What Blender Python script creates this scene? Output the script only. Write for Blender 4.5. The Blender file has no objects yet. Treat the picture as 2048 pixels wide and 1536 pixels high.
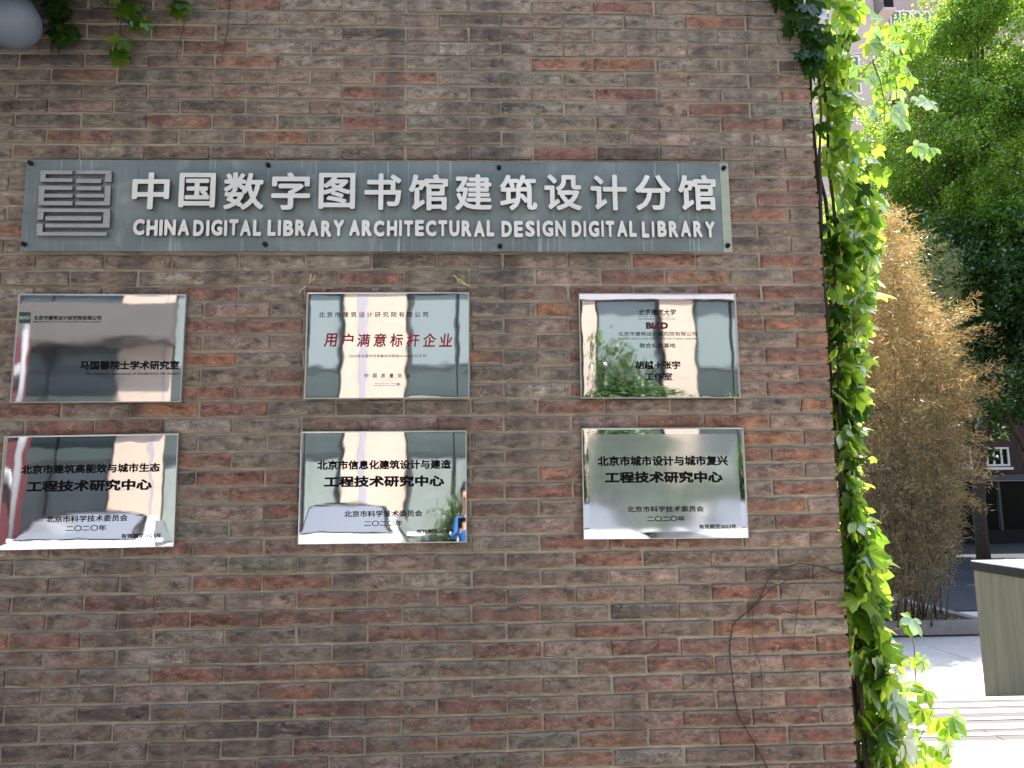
import bpy, bmesh, math, random
import numpy as np
from mathutils import Vector, Matrix, Euler, noise as mnoise

random.seed(11); rng = np.random.default_rng(11)
S = bpy.context.scene
COL = S.collection
R = math.radians

# ------------------------------------------------------------------ camera
F_PX = 1540.0
PITCH, YAW, ROLL = 0.1382, 0.0381, -0.0125
CAM = Vector((-1.329, -2.862, 1.55))
_F = Vector((math.sin(YAW)*math.cos(PITCH), math.cos(YAW)*math.cos(PITCH), math.sin(PITCH)))
_R0 = Vector((math.cos(YAW), -math.sin(YAW), 0)); _U0 = _R0.cross(_F)
_R = _R0*math.cos(ROLL) + _U0*math.sin(ROLL); _U = -_R0*math.sin(ROLL) + _U0*math.cos(ROLL)
cd = bpy.data.cameras.new('camera'); cam = bpy.data.objects.new('camera', cd); COL.objects.link(cam)
M = Matrix((_R, _U, -_F)).transposed().to_4x4(); M.translation = CAM; cam.matrix_world = M
cd.sensor_width = 36; cd.lens = 36*F_PX/2048; cd.clip_start = 0.02; cd.clip_end = 400
S.camera = cam

# ------------------------------------------------------------------ light
SUN_DIR = Vector((0.50, 0.62, 1.30)).normalized()      # towards the sun: behind the wall, to the right
elev = math.asin(SUN_DIR.z); azim = math.atan2(SUN_DIR.x, SUN_DIR.y)
w = bpy.data.worlds.new('World'); S.world = w; w.use_nodes = True
nt = w.node_tree; nt.nodes.clear()
sky = nt.nodes.new('ShaderNodeTexSky'); sky.sky_type = 'NISHITA'; sky.sun_disc = False
sky.sun_elevation = elev; sky.sun_rotation = azim; sky.air_density = 1.3; sky.dust_density = 2.0
bg = nt.nodes.new('ShaderNodeBackground'); bg.inputs[1].default_value = 0.12
wo = nt.nodes.new('ShaderNodeOutputWorld')
nt.links.new(sky.outputs[0], bg.inputs[0]); nt.links.new(bg.outputs[0], wo.inputs[0])
sl = bpy.data.lights.new('sun', 'SUN'); sl.energy = 4.6; sl.angle = R(0.53); sl.color = (1, .95, .87)
so = bpy.data.objects.new('sun', sl); COL.objects.link(so)
so.rotation_euler = SUN_DIR.to_track_quat('Z', 'Y').to_euler()
S.view_settings.view_transform = 'Standard'; S.view_settings.look = 'None'
S.view_settings.exposure = 1.52; S.view_settings.gamma = 1.0; S.view_settings.use_curve_mapping = False
S.render.engine = 'CYCLES'
S.cycles.max_bounces = 7; S.cycles.diffuse_bounces = 4; S.cycles.glossy_bounces = 4
S.cycles.transmission_bounces = 4; S.cycles.use_denoising = True
S.cycles.caustics_reflective = False; S.cycles.caustics_refractive = False

# ------------------------------------------------------------------ helpers
def ray(px, py):
    return (_F + _R*((px-1024)/F_PX) - _U*((py-768)/F_PX))
def at_y(px, py, y):                   # point of the pixel's line of sight on the upright plane at y
    d = ray(px, py); t = (y-CAM.y)/d.y
    return CAM + d*t
def at_z(px, py, z):
    d = ray(px, py); t = (z-CAM.z)/d.z
    return CAM + d*t
def srgb(r, g, b):
    f = lambda c: (c/255/12.92 if c/255 <= .04045 else ((c/255+.055)/1.055)**2.4)
    return (f(r), f(g), f(b), 1)
def tag(o, label=None, cat=None, group=None, kind=None):
    if label: o['label'] = label
    if cat: o['category'] = cat
    if group: o['group'] = group
    if kind: o['kind'] = kind
    return o
def empty(name, loc=(0, 0, 0), rot=(0, 0, 0)):
    o = bpy.data.objects.new(name, None); COL.objects.link(o); o.location = loc; o.rotation_euler = rot
    o.empty_display_size = .1
    return o
def link(name, me, parent=None, mat=None):
    o = bpy.data.objects.new(name, me); COL.objects.link(o)
    if parent: o.parent = parent
    if mat is not None and not me.materials: me.materials.append(mat)
    return o
def mesh_np(name, V, Fc, smooth=False):
    """V (n,3), Fc (m,k) equal-size faces"""
    me = bpy.data.meshes.new(name)
    V = np.asarray(V, np.float32); Fc = np.asarray(Fc, np.int32); m, k = Fc.shape
    me.vertices.add(len(V)); me.vertices.foreach_set('co', V.ravel())
    me.loops.add(m*k); me.loops.foreach_set('vertex_index', Fc.ravel())
    me.polygons.add(m); me.polygons.foreach_set('loop_start', np.arange(0, m*k, k, dtype=np.int32))
    me.polygons.foreach_set('loop_total', np.full(m, k, np.int32))
    if smooth: me.polygons.foreach_set('use_smooth', np.ones(m, bool))
    me.update(calc_edges=True); return me
class MB:
    def __init__(s): s.bm = bmesh.new()
    def box(s, x0, x1, y0, y1, z0, z1, bevel=0):
        r = bmesh.ops.create_cube(s.bm, size=1, matrix=Matrix.Translation(((x0+x1)/2, (y0+y1)/2, (z0+z1)/2)) @ Matrix.Diagonal((abs(x1-x0), abs(y1-y0), abs(z1-z0), 1)))
        if bevel:
            es = list({e for v in r['verts'] for e in v.link_edges})
            bmesh.ops.bevel(s.bm, geom=es, offset=bevel, segments=2, affect='EDGES', profile=.6)
        return s
    def quad(s, pts):
        s.bm.faces.new([s.bm.verts.new(p) for p in pts]); return s
    def cyl(s, p0, p1, r0, r1=None, n=10, caps=True):
        p0 = Vector(p0); p1 = Vector(p1); r1 = r0 if r1 is None else r1
        q = (p1-p0).to_track_quat('Z', 'Y')
        bmesh.ops.create_cone(s.bm, cap_ends=caps, segments=n, radius1=r0, radius2=r1, depth=(p1-p0).length,
                              matrix=Matrix.Translation((p0+p1)/2) @ q.to_matrix().to_4x4())
        return s
    def tube(s, pts, rad, n=6):
        tube_bm(s.bm, pts, rad, n); return s
    def build(s, name, mat, parent=None, smooth=False, kind=None):
        me = bpy.data.meshes.new(name); s.bm.normal_update(); s.bm.to_mesh(me); s.bm.free()
        if smooth: me.polygons.foreach_set('use_smooth', [True]*len(me.polygons))
        o = link(name, me, parent, mat)
        if kind: o['kind'] = kind
        return o
def tube_bm(bm, pts, rad, n=6):
    pts = [Vector(p) for p in pts]
    if not hasattr(rad, '__len__'): rad = [rad]*len(pts)
    prev = None; up = Vector((.3, .2, 1)).normalized()
    for i, p in enumerate(pts):
        t = (pts[min(i+1, len(pts)-1)] - pts[max(i-1, 0)]).normalized()
        a = t.cross(up)
        if a.length < .1: a = t.cross(Vector((1, 0, 0)))
        a.normalize(); b = t.cross(a)
        ring = [bm.verts.new(p + (a*math.cos(k*2*math.pi/n) + b*math.sin(k*2*math.pi/n))*rad[i]) for k in range(n)]
        if prev:
            for k in range(n): bm.faces.new((prev[k], prev[(k+1) % n], ring[(k+1) % n], ring[k]))
        else: bm.faces.new(ring[::-1])
        prev = ring
    bm.faces.new(prev)

# ------------------------------------------------------------------ materials
def mat(name, col=(.5, .5, .5, 1), rough=.6, metal=0, spec=.5, coat=0, noise=None, bump=None, aniso=0):
    """plain principled with procedural colour noise=(scale, amount[, stretch]) and bump=(scale, strength)"""
    m = bpy.data.materials.new(name); m.use_nodes = True; t = m.node_tree; b = t.nodes['Principled BSDF']
    b.inputs['Base Color'].default_value = col; b.inputs['Roughness'].default_value = rough
    b.inputs['Metallic'].default_value = metal; b.inputs['Specular IOR Level'].default_value = spec
    b.inputs['Coat Weight'].default_value = coat
    if aniso: b.inputs['Anisotropic'].default_value = aniso
    tc = t.nodes.new('ShaderNodeTexCoord')
    def mapped(st):
        mp = t.nodes.new('ShaderNodeMapping'); mp.inputs['Scale'].default_value = st or (1, 1, 1)
        t.links.new(tc.outputs['Object'], mp.inputs[0]); return mp.outputs[0]
    if noise:
        n = t.nodes.new('ShaderNodeTexNoise'); n.inputs['Scale'].default_value = noise[0]; n.inputs['Detail'].default_value = 6
        n.inputs['Roughness'].default_value = .65
        t.links.new(mapped(noise[2] if len(noise) > 2 else None), n.inputs['Vector'])
        mr = t.nodes.new('ShaderNodeMapRange'); mr.inputs[1].default_value = .25; mr.inputs[2].default_value = .75
        mr.inputs[3].default_value = 1-noise[1]; mr.inputs[4].default_value = 1+noise[1]
        t.links.new(n.outputs[0], mr.inputs[0])
        mx = t.nodes.new('ShaderNodeVectorMath'); mx.operation = 'SCALE'; mx.inputs[0].default_value = col[:3]
        t.links.new(mr.outputs[0], mx.inputs['Scale']); t.links.new(mx.outputs[0], b.inputs['Base Color'])
    if bump:
        n = t.nodes.new('ShaderNodeTexNoise'); n.inputs['Scale'].default_value = bump[0]; n.inputs['Detail'].default_value = 5
        t.links.new(mapped(bump[2] if len(bump) > 2 else None), n.inputs['Vector'])
        bp = t.nodes.new('ShaderNodeBump'); bp.inputs['Strength'].default_value = bump[1]; bp.inputs['Distance'].default_value = .01
        t.links.new(n.outputs[0], bp.inputs['Height']); t.links.new(bp.outputs[0], b.inputs['Normal'])
    return m

def leaf_mat(name, cols, trans, rough=.35, tr_amt=.55, gloss=.06, hue=1.0):
    """leaf: diffuse + translucent + thin gloss; colour varied per leaf"""
    m = bpy.data.materials.new(name); m.use_nodes = True; t = m.node_tree; t.nodes.clear()
    out = t.nodes.new('ShaderNodeOutputMaterial')
    oi = t.nodes.new('ShaderNodeObjectInfo'); ge = t.nodes.new('ShaderNodeNewGeometry')
    ad = t.nodes.new('ShaderNodeMath'); ad.operation = 'ADD'
    t.links.new(oi.outputs['Random'], ad.inputs[0]); t.links.new(ge.outputs['Random Per Island'], ad.inputs[1])
    fr = t.nodes.new('ShaderNodeMath'); fr.operation = 'FRACT'; t.links.new(ad.outputs[0], fr.inputs[0])
    def ramp(cs):
        r = t.nodes.new('ShaderNodeValToRGB'); e = r.color_ramp.elements
        while len(e) < len(cs): e.new(.5)
        for i, c in enumerate(cs): e[i].position = i/(len(cs)-1); e[i].color = c
        t.links.new(fr.outputs[0], r.inputs[0]); return r.outputs[0]
    c1 = ramp(cols); c2 = ramp(trans)
    d = t.nodes.new('ShaderNodeBsdfDiffuse'); tl = t.nodes.new('ShaderNodeBsdfTranslucent'); g = t.nodes.new('ShaderNodeBsdfGlossy')
    g.inputs['Roughness'].default_value = rough; g.inputs['Color'].default_value = (.9, .95, .9, 1)
    t.links.new(c1, d.inputs[0]); t.links.new(c2, tl.inputs[0])
    m1 = t.nodes.new('ShaderNodeMixShader'); m1.inputs[0].default_value = tr_amt
    t.links.new(d.outputs[0], m1.inputs[1]); t.links.new(tl.outputs[0], m1.inputs[2])
    fz = t.nodes.new('ShaderNodeFresnel'); fz.inputs[0].default_value = 1.45
    ml = t.nodes.new('ShaderNodeMath'); ml.operation = 'MULTIPLY'; ml.inputs[1].default_value = gloss*12
    t.links.new(fz.outputs[0], ml.inputs[0])
    m2 = t.nodes.new('ShaderNodeMixShader'); t.links.new(ml.outputs[0], m2.inputs[0])
    t.links.new(m1.outputs[0], m2.inputs[1]); t.links.new(g.outputs[0], m2.inputs[2])
    t.links.new(m2.outputs[0], out.inputs[0])
    return m

def brick_mat():
    m = bpy.data.materials.new('weathered_brick'); m.use_nodes = True; t = m.node_tree; b = t.nodes['Principled BSDF']
    N = t.nodes.new; L = t.links.new
    def attr(typ, nm):
        a = N('ShaderNodeAttribute'); a.attribute_type = typ; a.attribute_name = nm; return a
    def both(o, g):
        v = N('ShaderNodeVectorMath'); v.operation = 'ADD'
        L(attr('OBJECT', o).outputs['Vector'], v.inputs[0]); L(attr('GEOMETRY', g).outputs['Vector'], v.inputs[1]); return v.outputs[0]
    tint = both('tint', 'tint_g'); wear = both('wear', 'wear_g')
    sx = N('ShaderNodeSeparateXYZ'); L(wear, sx.inputs[0])
    geo = N('ShaderNodeNewGeometry')
    def noise(scale, st, detail=6, rough=.62, off=0, dist=0):
        mp = N('ShaderNodeMapping'); mp.inputs['Scale'].default_value = st; mp.inputs['Location'].default_value = (off, off, off)
        L(geo.outputs['Position'], mp.inputs[0])
        n = N('ShaderNodeTexNoise'); n.inputs['Scale'].default_value = scale; n.inputs['Detail'].default_value = detail
        n.inputs['Roughness'].default_value = rough; n.inputs['Distortion'].default_value = dist
        L(mp.outputs[0], n.inputs['Vector']); return n.outputs[0]
    def rangen(src, a, bb, c, d):
        r = N('ShaderNodeMapRange'); r.inputs[1].default_value = a; r.inputs[2].default_value = bb
        r.inputs[3].default_value = c; r.inputs[4].default_value = d; L(src, r.inputs[0]); return r.outputs[0]
    def math_(op, a, bb):
        x = N('ShaderNodeMath'); x.operation = op
        for i, v in enumerate((a, bb)):
            if isinstance(v, (int, float)): x.inputs[i].default_value = v
            else: L(v, x.inputs[i])
        return x.outputs[0]
    n1 = noise(17, (1, 1, 1.8), 7, .68); n2 = noise(260, (1, 1, 1), 3, .7, 3)
    base = N('ShaderNodeVectorMath'); base.operation = 'SCALE'; L(tint, base.inputs[0])
    L(math_('MULTIPLY', rangen(n1, .34, .66, .30, 1.85), rangen(n2, .3, .7, .55, 1.45)), base.inputs['Scale'])
    def mixc(fac, a, col):
        x = N('ShaderNodeMix'); x.data_type = 'RGBA'; L(fac, x.inputs[0]); L(a, x.inputs[6])
        x.inputs[7].default_value = col; return x.outputs[2]
    def mask(n, w_, lo, soft):             # where noise exceeds a threshold lowered by wear w_
        s = math_('ADD', n, math_('MULTIPLY', w_, .6)); return rangen(s, lo-.03, lo-.03+soft, 0, 1)
    c = mixc(math_('MULTIPLY', mask(noise(15, (1, 1, 1.9), 8, .62, 7, .2), sx.outputs[0], .64, .13), .75), base.outputs[0], (.25, .098, .066, 1))
    c = mixc(math_('MULTIPLY', mask(noise(38, (.8, 1, 1.6), 8, .7, 13, .6), sx.outputs[1], .69, .09), .72), c, (.50, .43, .36, 1))
    c = mixc(math_('MULTIPLY', mask(noise(33, (1, 1, 1.3), 7, .72, 23, .3), sx.outputs[2], .69, .07), .8), c, (.035, .032, .032, 1))
    c = mixc(math_('MULTIPLY', rangen(noise(11, (1, 1, 2.2), 8, .72, 53, .5), .50, .62, 0, 1), .42), c, (.30, .245, .185, 1))
    # dark weather stain running down the wall from its top
    px_ = N('ShaderNodeSeparateXYZ'); L(geo.outputs['Position'], px_.inputs[0])
    wob = math_('MULTIPLY', math_('SUBTRACT', noise(2.5, (1, 1, 1), 4, .6, 101), .5), .10)
    dst = math_('ABSOLUTE', math_('ADD', math_('SUBTRACT', px_.outputs[0], STAIN_X), wob), 0)
    st_ = math_('MULTIPLY', rangen(dst, .02, .12, 1, 0), rangen(px_.outputs[2], .9, 3.2, .45, 1.25))
    c = mixc(math_('MULTIPLY', st_, rangen(noise(26, (1, 1, .5), 6, .7, 111), .3, .62, .35, .85)), c, (.070, .064, .060, 1))
    # slow drift of the clay inside each brick, pale scabs, mortar smeared over the bed joints
    c = mixc(math_('MULTIPLY', rangen(noise(7.5, (1, 1, 2.6), 6, .7, 61, .3), .50, .58, 0, 1), .30), c, (.30, .235, .175, 1))
    c = mixc(math_('MULTIPLY', rangen(noise(9.5, (1, 1, 2.2), 7, .74, 71, .4), .55, .60, 0, 1), .55), c, (.085, .066, .054, 1))
    c = mixc(math_('MULTIPLY', rangen(noise(30, (1, 1, 1.5), 8, .78, 81, .8), .58, .62, 0, 1), .60), c, (.44, .36, .27, 1))
    pz = N('ShaderNodeSeparateXYZ'); L(geo.outputs['Position'], pz.inputs[0])
    fz = math_('FRACT', math_('DIVIDE', math_('SUBTRACT', Z0, pz.outputs[2]), COURSE), 0)
    dv = math_('MULTIPLY', math_('SUBTRACT', .5, math_('ABSOLUTE', math_('SUBTRACT', fz, .5), 0)), COURSE)
    sm = rangen(math_('SUBTRACT', dv, math_('MULTIPLY', math_('SUBTRACT', noise(16, (1, 1, 3), 6, .7, 91), .42), .055)), .0035, .0075, 1, 0)
    c = mixc(math_('MULTIPLY', sm, .78), c, (.33, .285, .225, 1))
    # long vertical runs of washed lime and soot across the courses
    c = mixc(math_('MULTIPLY', rangen(noise(3.2, (2.2, 1, .28), 5, .6, 31), .50, .70, 0, 1), .62), c, (.085, .076, .068, 1))
    c = mixc(math_('MULTIPLY', rangen(noise(130, (1, 1, 1), 4, .8, 41), .66, .74, 0, 1), .45), c, (.42, .36, .31, 1))
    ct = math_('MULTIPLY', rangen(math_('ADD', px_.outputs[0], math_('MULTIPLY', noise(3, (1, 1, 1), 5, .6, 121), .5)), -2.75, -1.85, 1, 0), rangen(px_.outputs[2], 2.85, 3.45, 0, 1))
    c = mixc(math_('MULTIPLY', ct, .62), c, (.040, .044, .050, 1))          # shade of the top left corner painted into the brick colour
    L(c, b.inputs['Base Color']); b.inputs['Roughness'].default_value = .88; b.inputs['Specular IOR Level'].default_value = .25
    bp = N('ShaderNodeBump'); bp.inputs['Strength'].default_value = 1.0; bp.inputs['Distance'].default_value = .010
    L(math_('ADD', noise(70, (1, 1, 1), 8, .7, 5), math_('MULTIPLY', n2, .35)), bp.inputs['Height']); L(bp.outputs[0], b.inputs['Normal'])
    return m

def plaque_mat(name, rough, haze=0):
    m = bpy.data.materials.new(name); m.use_nodes = True; t = m.node_tree; b = t.nodes['Principled BSDF']
    b.inputs['Base Color'].default_value = (.80, .80, .79, 1); b.inputs['Metallic'].default_value = 1
    b.inputs['Roughness'].default_value = rough
    tc = t.nodes.new('ShaderNodeTexCoord'); mp = t.nodes.new('ShaderNodeMapping'); mp.inputs['Scale'].default_value = (1.2, 1, 90)
    n = t.nodes.new('ShaderNodeTexNoise'); n.inputs['Scale'].default_value = 4; n.inputs['Detail'].default_value = 4
    t.links.new(tc.outputs['Object'], mp.inputs[0]); t.links.new(mp.outputs[0], n.inputs['Vector'])
    bp = t.nodes.new('ShaderNodeBump'); bp.inputs['Strength'].default_value = .006; bp.inputs['Distance'].default_value = .002
    t.links.new(n.outputs[0], bp.inputs['Height']); t.links.new(bp.outputs[0], b.inputs['Normal'])
    mr = t.nodes.new('ShaderNodeMapRange'); mr.inputs[3].default_value = rough*.7; mr.inputs[4].default_value = rough*1.5
    t.links.new(n.outputs[0], mr.inputs[0]); t.links.new(mr.outputs[0], b.inputs['Roughness'])
    if haze:
        d = t.nodes.new('ShaderNodeBsdfDiffuse'); d.inputs[0].default_value = (.42, .44, .44, 1)
        mx = t.nodes.new('ShaderNodeMixShader'); mx.inputs[0].default_value = haze
        t.links.new(b.outputs[0], mx.inputs[1]); t.links.new(d.outputs[0], mx.inputs[2])
        t.links.new(mx.outputs[0], t.nodes['Material Output'].inputs[0])
    return m

COURSE = .0625; Z0 = CAM.z + 1.9673      # brick course height; height of bed joint 0
STAIN_X = at_y(992, 250, 0).x
MT = {}
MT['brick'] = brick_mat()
MT['mortar'] = mat('lime_mortar', srgb(166, 153, 134), .95, noise=(14, .32), bump=(160, .5), spec=.2)
MT['paving'] = mat('pale_paving', srgb(200, 194, 188), .8, noise=(3, .12), bump=(60, .15))
MT['paving_shadow'] = mat('paving_slat_shadow', srgb(96, 90, 90), .8, noise=(6, .25, (.3, 2, 1)), bump=(60, .15))  # grey of slat shadows, painted as paving colour
MT['concrete'] = mat('board_marked_concrete', srgb(94, 95, 78), .85, noise=(2.6, .3, (7, 7, .4)), bump=(40, .3, (6, 6, .5)))
MT['asphalt'] = mat('asphalt', srgb(54, 56, 62), .9, noise=(9, .2), bump=(120, .5))
MT['kerb'] = mat('granite_kerb', srgb(135, 130, 128), .8, noise=(12, .2), bump=(80, .3))
MT['soil'] = mat('soil', srgb(74, 62, 52), .95, noise=(30, .5), bump=(60, .8))
MT['black_slab'] = mat('black_stone', srgb(20, 21, 24), .6, noise=(8, .2), spec=.2)
MT['sunlit_top'] = mat('sunlit_white', srgb(200, 203, 212), .35)
MT['dark_metal'] = mat('dark_bolt', srgb(34, 32, 32), .5, metal=.6, noise=(60, .4))
MT['letter'] = mat('brushed_silver_letter', srgb(226, 222, 208), .42, metal=.55, noise=(3, .16), bump=(50, .05, (1, 1, 20)))
MT['letter_side'] = mat('shade_dark_silver_side', srgb(92, 92, 88), .6, metal=.5)  # silver darkened to paint shade on letter and emblem sides
MT['logo'] = mat('dull_silver_emblem', srgb(168, 167, 162), .5, metal=.7, noise=(25, .15))
MT['black_print'] = mat('black_enamel', srgb(9, 9, 11), .6, spec=.1)
MT['grey_print'] = mat('grey_enamel', srgb(52, 52, 56), .5, spec=.4)
MT['red_print'] = mat('dark_red_enamel', srgb(132, 24, 34), .5, spec=.4)
MT['maroon_print'] = mat('maroon_enamel', srgb(62, 16, 24), .5, spec=.4)
MT['green_print'] = mat('green_enamel', srgb(34, 72, 62), .5, spec=.4)
MT['steel_edge'] = mat('steel_edge', srgb(200, 198, 192), .3, metal=.9)
MT['plaque'] = plaque_mat('mirror_steel', .014)
MT['plaque_soft'] = plaque_mat('film_covered_steel', .07, .30)
MT['plaque_grey'] = plaque_mat('brushed_mirror_steel', .03, .05)
MT['pipe'] = mat('grey_painted_metal', srgb(98, 106, 116), .55, metal=.2, noise=(9, .08))
MT['bark'] = mat('dark_bark', srgb(62, 52, 45), .95, noise=(30, .4, (1, 1, .3)), bump=(60, .8, (1, 1, .3)))
MT['stem'] = mat('brown_stem', srgb(70, 54, 48), .85, noise=(60, .35), bump=(120, .5))
MT['greenstem'] = mat('green_stem', srgb(112, 84, 62), .6)
MT['cane'] = mat('dry_bamboo_cane', srgb(70, 60, 42), .5, noise=(14, .3))
MT['cream'] = mat('cream_cladding', srgb(182, 165, 152), .8, noise=(2, .06))
MT['creamgrey'] = mat('lilac_grey_strip', srgb(150, 146, 158), .7)
MT['pink'] = mat('pink_render', srgb(196, 178, 172), .9, noise=(1.2, .08))
MT['pinkdark'] = mat('mauve_render', srgb(176, 158, 156), .9, noise=(4, .1))
MT['plum'] = mat('plum_brick', srgb(72, 52, 52), .9, noise=(4, .2))
MT['white'] = mat('white_paint', srgb(228, 230, 232), .45)
MT['glass'] = mat('teal_window_glass', srgb(126, 136, 133), .18, spec=.3, noise=(1.5, .2))
MT['glassblue'] = mat('blue_window_glass', srgb(118, 129, 132), .15, spec=.3)
MT['glassdark'] = mat('dark_window_glass', srgb(12, 18, 17), .3, spec=.05)
MT['glassgrey'] = mat('smoked_window_glass', srgb(62, 70, 76), .12, spec=.35, noise=(1.2, .2))
MT['dullwhite'] = mat('dull_pale_paint', srgb(124, 124, 130), .6)
MT['spandrel'] = mat('dark_teal_panel', srgb(68, 77, 78), .25, spec=.4, noise=(1.5, .15))
MT['frame'] = mat('grey_frame', srgb(60, 66, 72), .5, metal=.3)
MT['blackmetal'] = mat('black_iron', srgb(24, 24, 28), .5, metal=.5)
MT['redpanel'] = mat('dull_red_panel', srgb(84, 38, 44), .6, noise=(4, .15))
MT['carwhite'] = mat('white_car_paint', srgb(222, 224, 228), .22, coat=1.0, spec=.6)
MT['carglass'] = mat('car_window_glass', srgb(104, 108, 116), .05, spec=1.0, coat=.6)
MT['rubber'] = mat('black_rubber', srgb(26, 26, 27), .8, noise=(30, .2))
MT['alloy'] = mat('alloy', srgb(170, 172, 176), .3, metal=.9)
MT['lens'] = mat('headlight_lens', srgb(210, 216, 222), .08, spec=1.0, coat=1)
MT['creeper'] = leaf_mat('creeper_leaf', [(.035, .085, .012, 1), (.06, .135, .016, 1), (.095, .18, .022, 1)],
                         [(.24, .46, .04, 1), (.46, .70, .06, 1), (.70, .88, .10, 1)], rough=.40, tr_amt=.62, gloss=.022)
MT['creeper_dark'] = leaf_mat('creeper_leaf_shade_tint', [(.014, .040, .007, 1), (.028, .068, .010, 1)],
                         [(.06, .16, .012, 1), (.12, .28, .015, 1)], rough=.35, tr_amt=.3, gloss=.008)  # creeper leaf with shade put into a darker green
MT['yellowleaf'] = leaf_mat('yellow_leaf', [(.16, .13, .02, 1), (.2, .16, .02, 1)], [(.6, .5, .03, 1), (.7, .45, .03, 1)], tr_amt=.5)
MT['tree_leaf'] = leaf_mat('locust_leaf', [(.03, .075, .012, 1), (.05, .12, .016, 1), (.07, .15, .02, 1)],
                         [(.16, .34, .025, 1), (.42, .66, .04, 1), (.72, .90, .09, 1)], tr_amt=.58, gloss=.02, rough=.45)
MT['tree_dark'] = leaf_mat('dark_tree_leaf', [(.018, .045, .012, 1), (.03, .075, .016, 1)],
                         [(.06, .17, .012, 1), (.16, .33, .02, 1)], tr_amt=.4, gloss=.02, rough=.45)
MT['bamboo'] = leaf_mat('dry_bamboo_leaf', [(.21, .105, .035, 1), (.28, .155, .055, 1), (.30, .20, .095, 1), (.17, .14, .05, 1), (.34, .26, .15, 1)],
                         [(.60, .28, .07, 1), (.66, .38, .11, 1), (.58, .40, .17, 1), (.40, .36, .09, 1), (.62, .45, .22, 1)], tr_amt=.46, gloss=.008, rough=.45)
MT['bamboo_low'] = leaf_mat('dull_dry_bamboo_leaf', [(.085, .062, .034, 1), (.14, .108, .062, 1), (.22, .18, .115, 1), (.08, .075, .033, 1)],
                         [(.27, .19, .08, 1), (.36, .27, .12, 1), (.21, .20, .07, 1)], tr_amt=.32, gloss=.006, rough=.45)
MT['bamboo_green'] = leaf_mat('green_bamboo_leaf', [(.07, .085, .03, 1), (.11, .12, .045, 1), (.16, .15, .08, 1)],
                         [(.2, .26, .05, 1), (.3, .32, .08, 1), (.36, .34, .12, 1)], tr_amt=.4, gloss=.01, rough=.45)
MT['skin'] = mat('skin', srgb(205, 160, 138), .55, spec=.4)
MT['jacket'] = mat('blue_jacket', srgb(24, 88, 150), .7, noise=(20, .12), bump=(30, .2))
MT['trousers'] = mat('dark_trousers', srgb(44, 46, 56), .85, noise=(20, .15))
MT['hair'] = mat('black_hair', srgb(22, 19, 18), .5, noise=(60, .3))

def glass_sign_mat():
    m = bpy.data.materials.new('weathered_green_glass'); m.use_nodes = True; t = m.node_tree; b = t.nodes['Principled BSDF']
    tc = t.nodes.new('ShaderNodeTexCoord')
    def nz(scale, st, lo, hi):
        mp = t.nodes.new('ShaderNodeMapping'); mp.inputs['Scale'].default_value = st
        n = t.nodes.new('ShaderNodeTexNoise'); n.inputs['Scale'].default_value = scale; n.inputs['Detail'].default_value = 6
        t.links.new(tc.outputs['Object'], mp.inputs[0]); t.links.new(mp.outputs[0], n.inputs['Vector'])
        r = t.nodes.new('ShaderNodeMapRange'); r.inputs[1].default_value = lo; r.inputs[2].default_value = hi
        t.links.new(n.outputs[0], r.inputs[0]); return r.outputs[0]
    def mix(f, a, c):
        x = t.nodes.new('ShaderNodeMix'); x.data_type = 'RGBA'; t.links.new(f, x.inputs[0])
        if isinstance(a, tuple): x.inputs[6].default_value = a
        else: t.links.new(a, x.inputs[6])
        x.inputs[7].default_value = c; return x.outputs[2]
    c = mix(nz(2.5, (1, 1, 2.5), .3, .7), srgb(80, 92, 90), srgb(118, 130, 126))
    c = mix(nz(4, (22, 1, .5), .60, .74), c, srgb(158, 170, 164))       # dried water runs
    c = mix(nz(5, (30, 1, .7), .64, .76), c, srgb(58, 68, 66))
    c = mix(nz(7, (1.4, 1, 1), .58, .78), c, srgb(140, 150, 146))
    t.links.new(c, b.inputs['Base Color'])
    t.links.new(nz(30, (1, 1, 1), -.6, 1.6), b.inputs['Roughness'])
    b.inputs['Roughness'].default_value = .3; b.inputs['Coat Weight'].default_value = .35; b.inputs['Coat Roughness'].default_value = .12
    b.inputs['Specular IOR Level'].default_value = .6
    return m
MT['signglass'] = glass_sign_mat()
MT['signedge'] = mat('pale_glass_edge', srgb(150, 160, 142), .35, coat=.4, noise=(9, .12, (1, 1, 3)))

# ------------------------------------------------------------------ brick wall
def bedz(i): return Z0 - COURSE*i
ROW_MIN, ROW_MAX = -10, 55               # courses built; ROW_MAX reaches the ground
PLQ = [  # six plaques: image corners TL TR BR BL on the wall
    [(37, 589), (372, 588.6), (361.5, 804), (21.5, 804.5)],
    [(613.4, 585.6), (936.7, 585.2), (939, 795.6), (610, 797)],
    [(1158.3, 587.6), (1470.8, 587.6), (1480.6, 795.6), (1161.8, 796)],
    [(8, 873), (356.5, 867), (346.7, 1093), (-6, 1100)],
    [(602.9, 863.3), (933, 862), (932.5, 1083.8), (596, 1088.7)],
    [(1162.5, 856.6), (1485.3, 855.6), (1497.4, 1075.4), (1169.3, 1078.3)]]
PF = -.022
plq = []
for q in PLQ:
    P = [at_y(x, y, PF) for x, y in q]
    c = sum(P, Vector())/4; W = ((P[1]-P[0]).length + (P[2]-P[3]).length)/2; H = ((P[3]-P[0]).length + (P[2]-P[1]).length)/2
    d = (P[1]-P[0]) + (P[2]-P[3]); plq.append((c, W, H, math.atan2(d.z, d.x)))
sgP = [at_y(x, y, -.03) for x, y in ((54, 318.5), (1457, 326), (1464, 503.3), (39, 501.5))]

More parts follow.
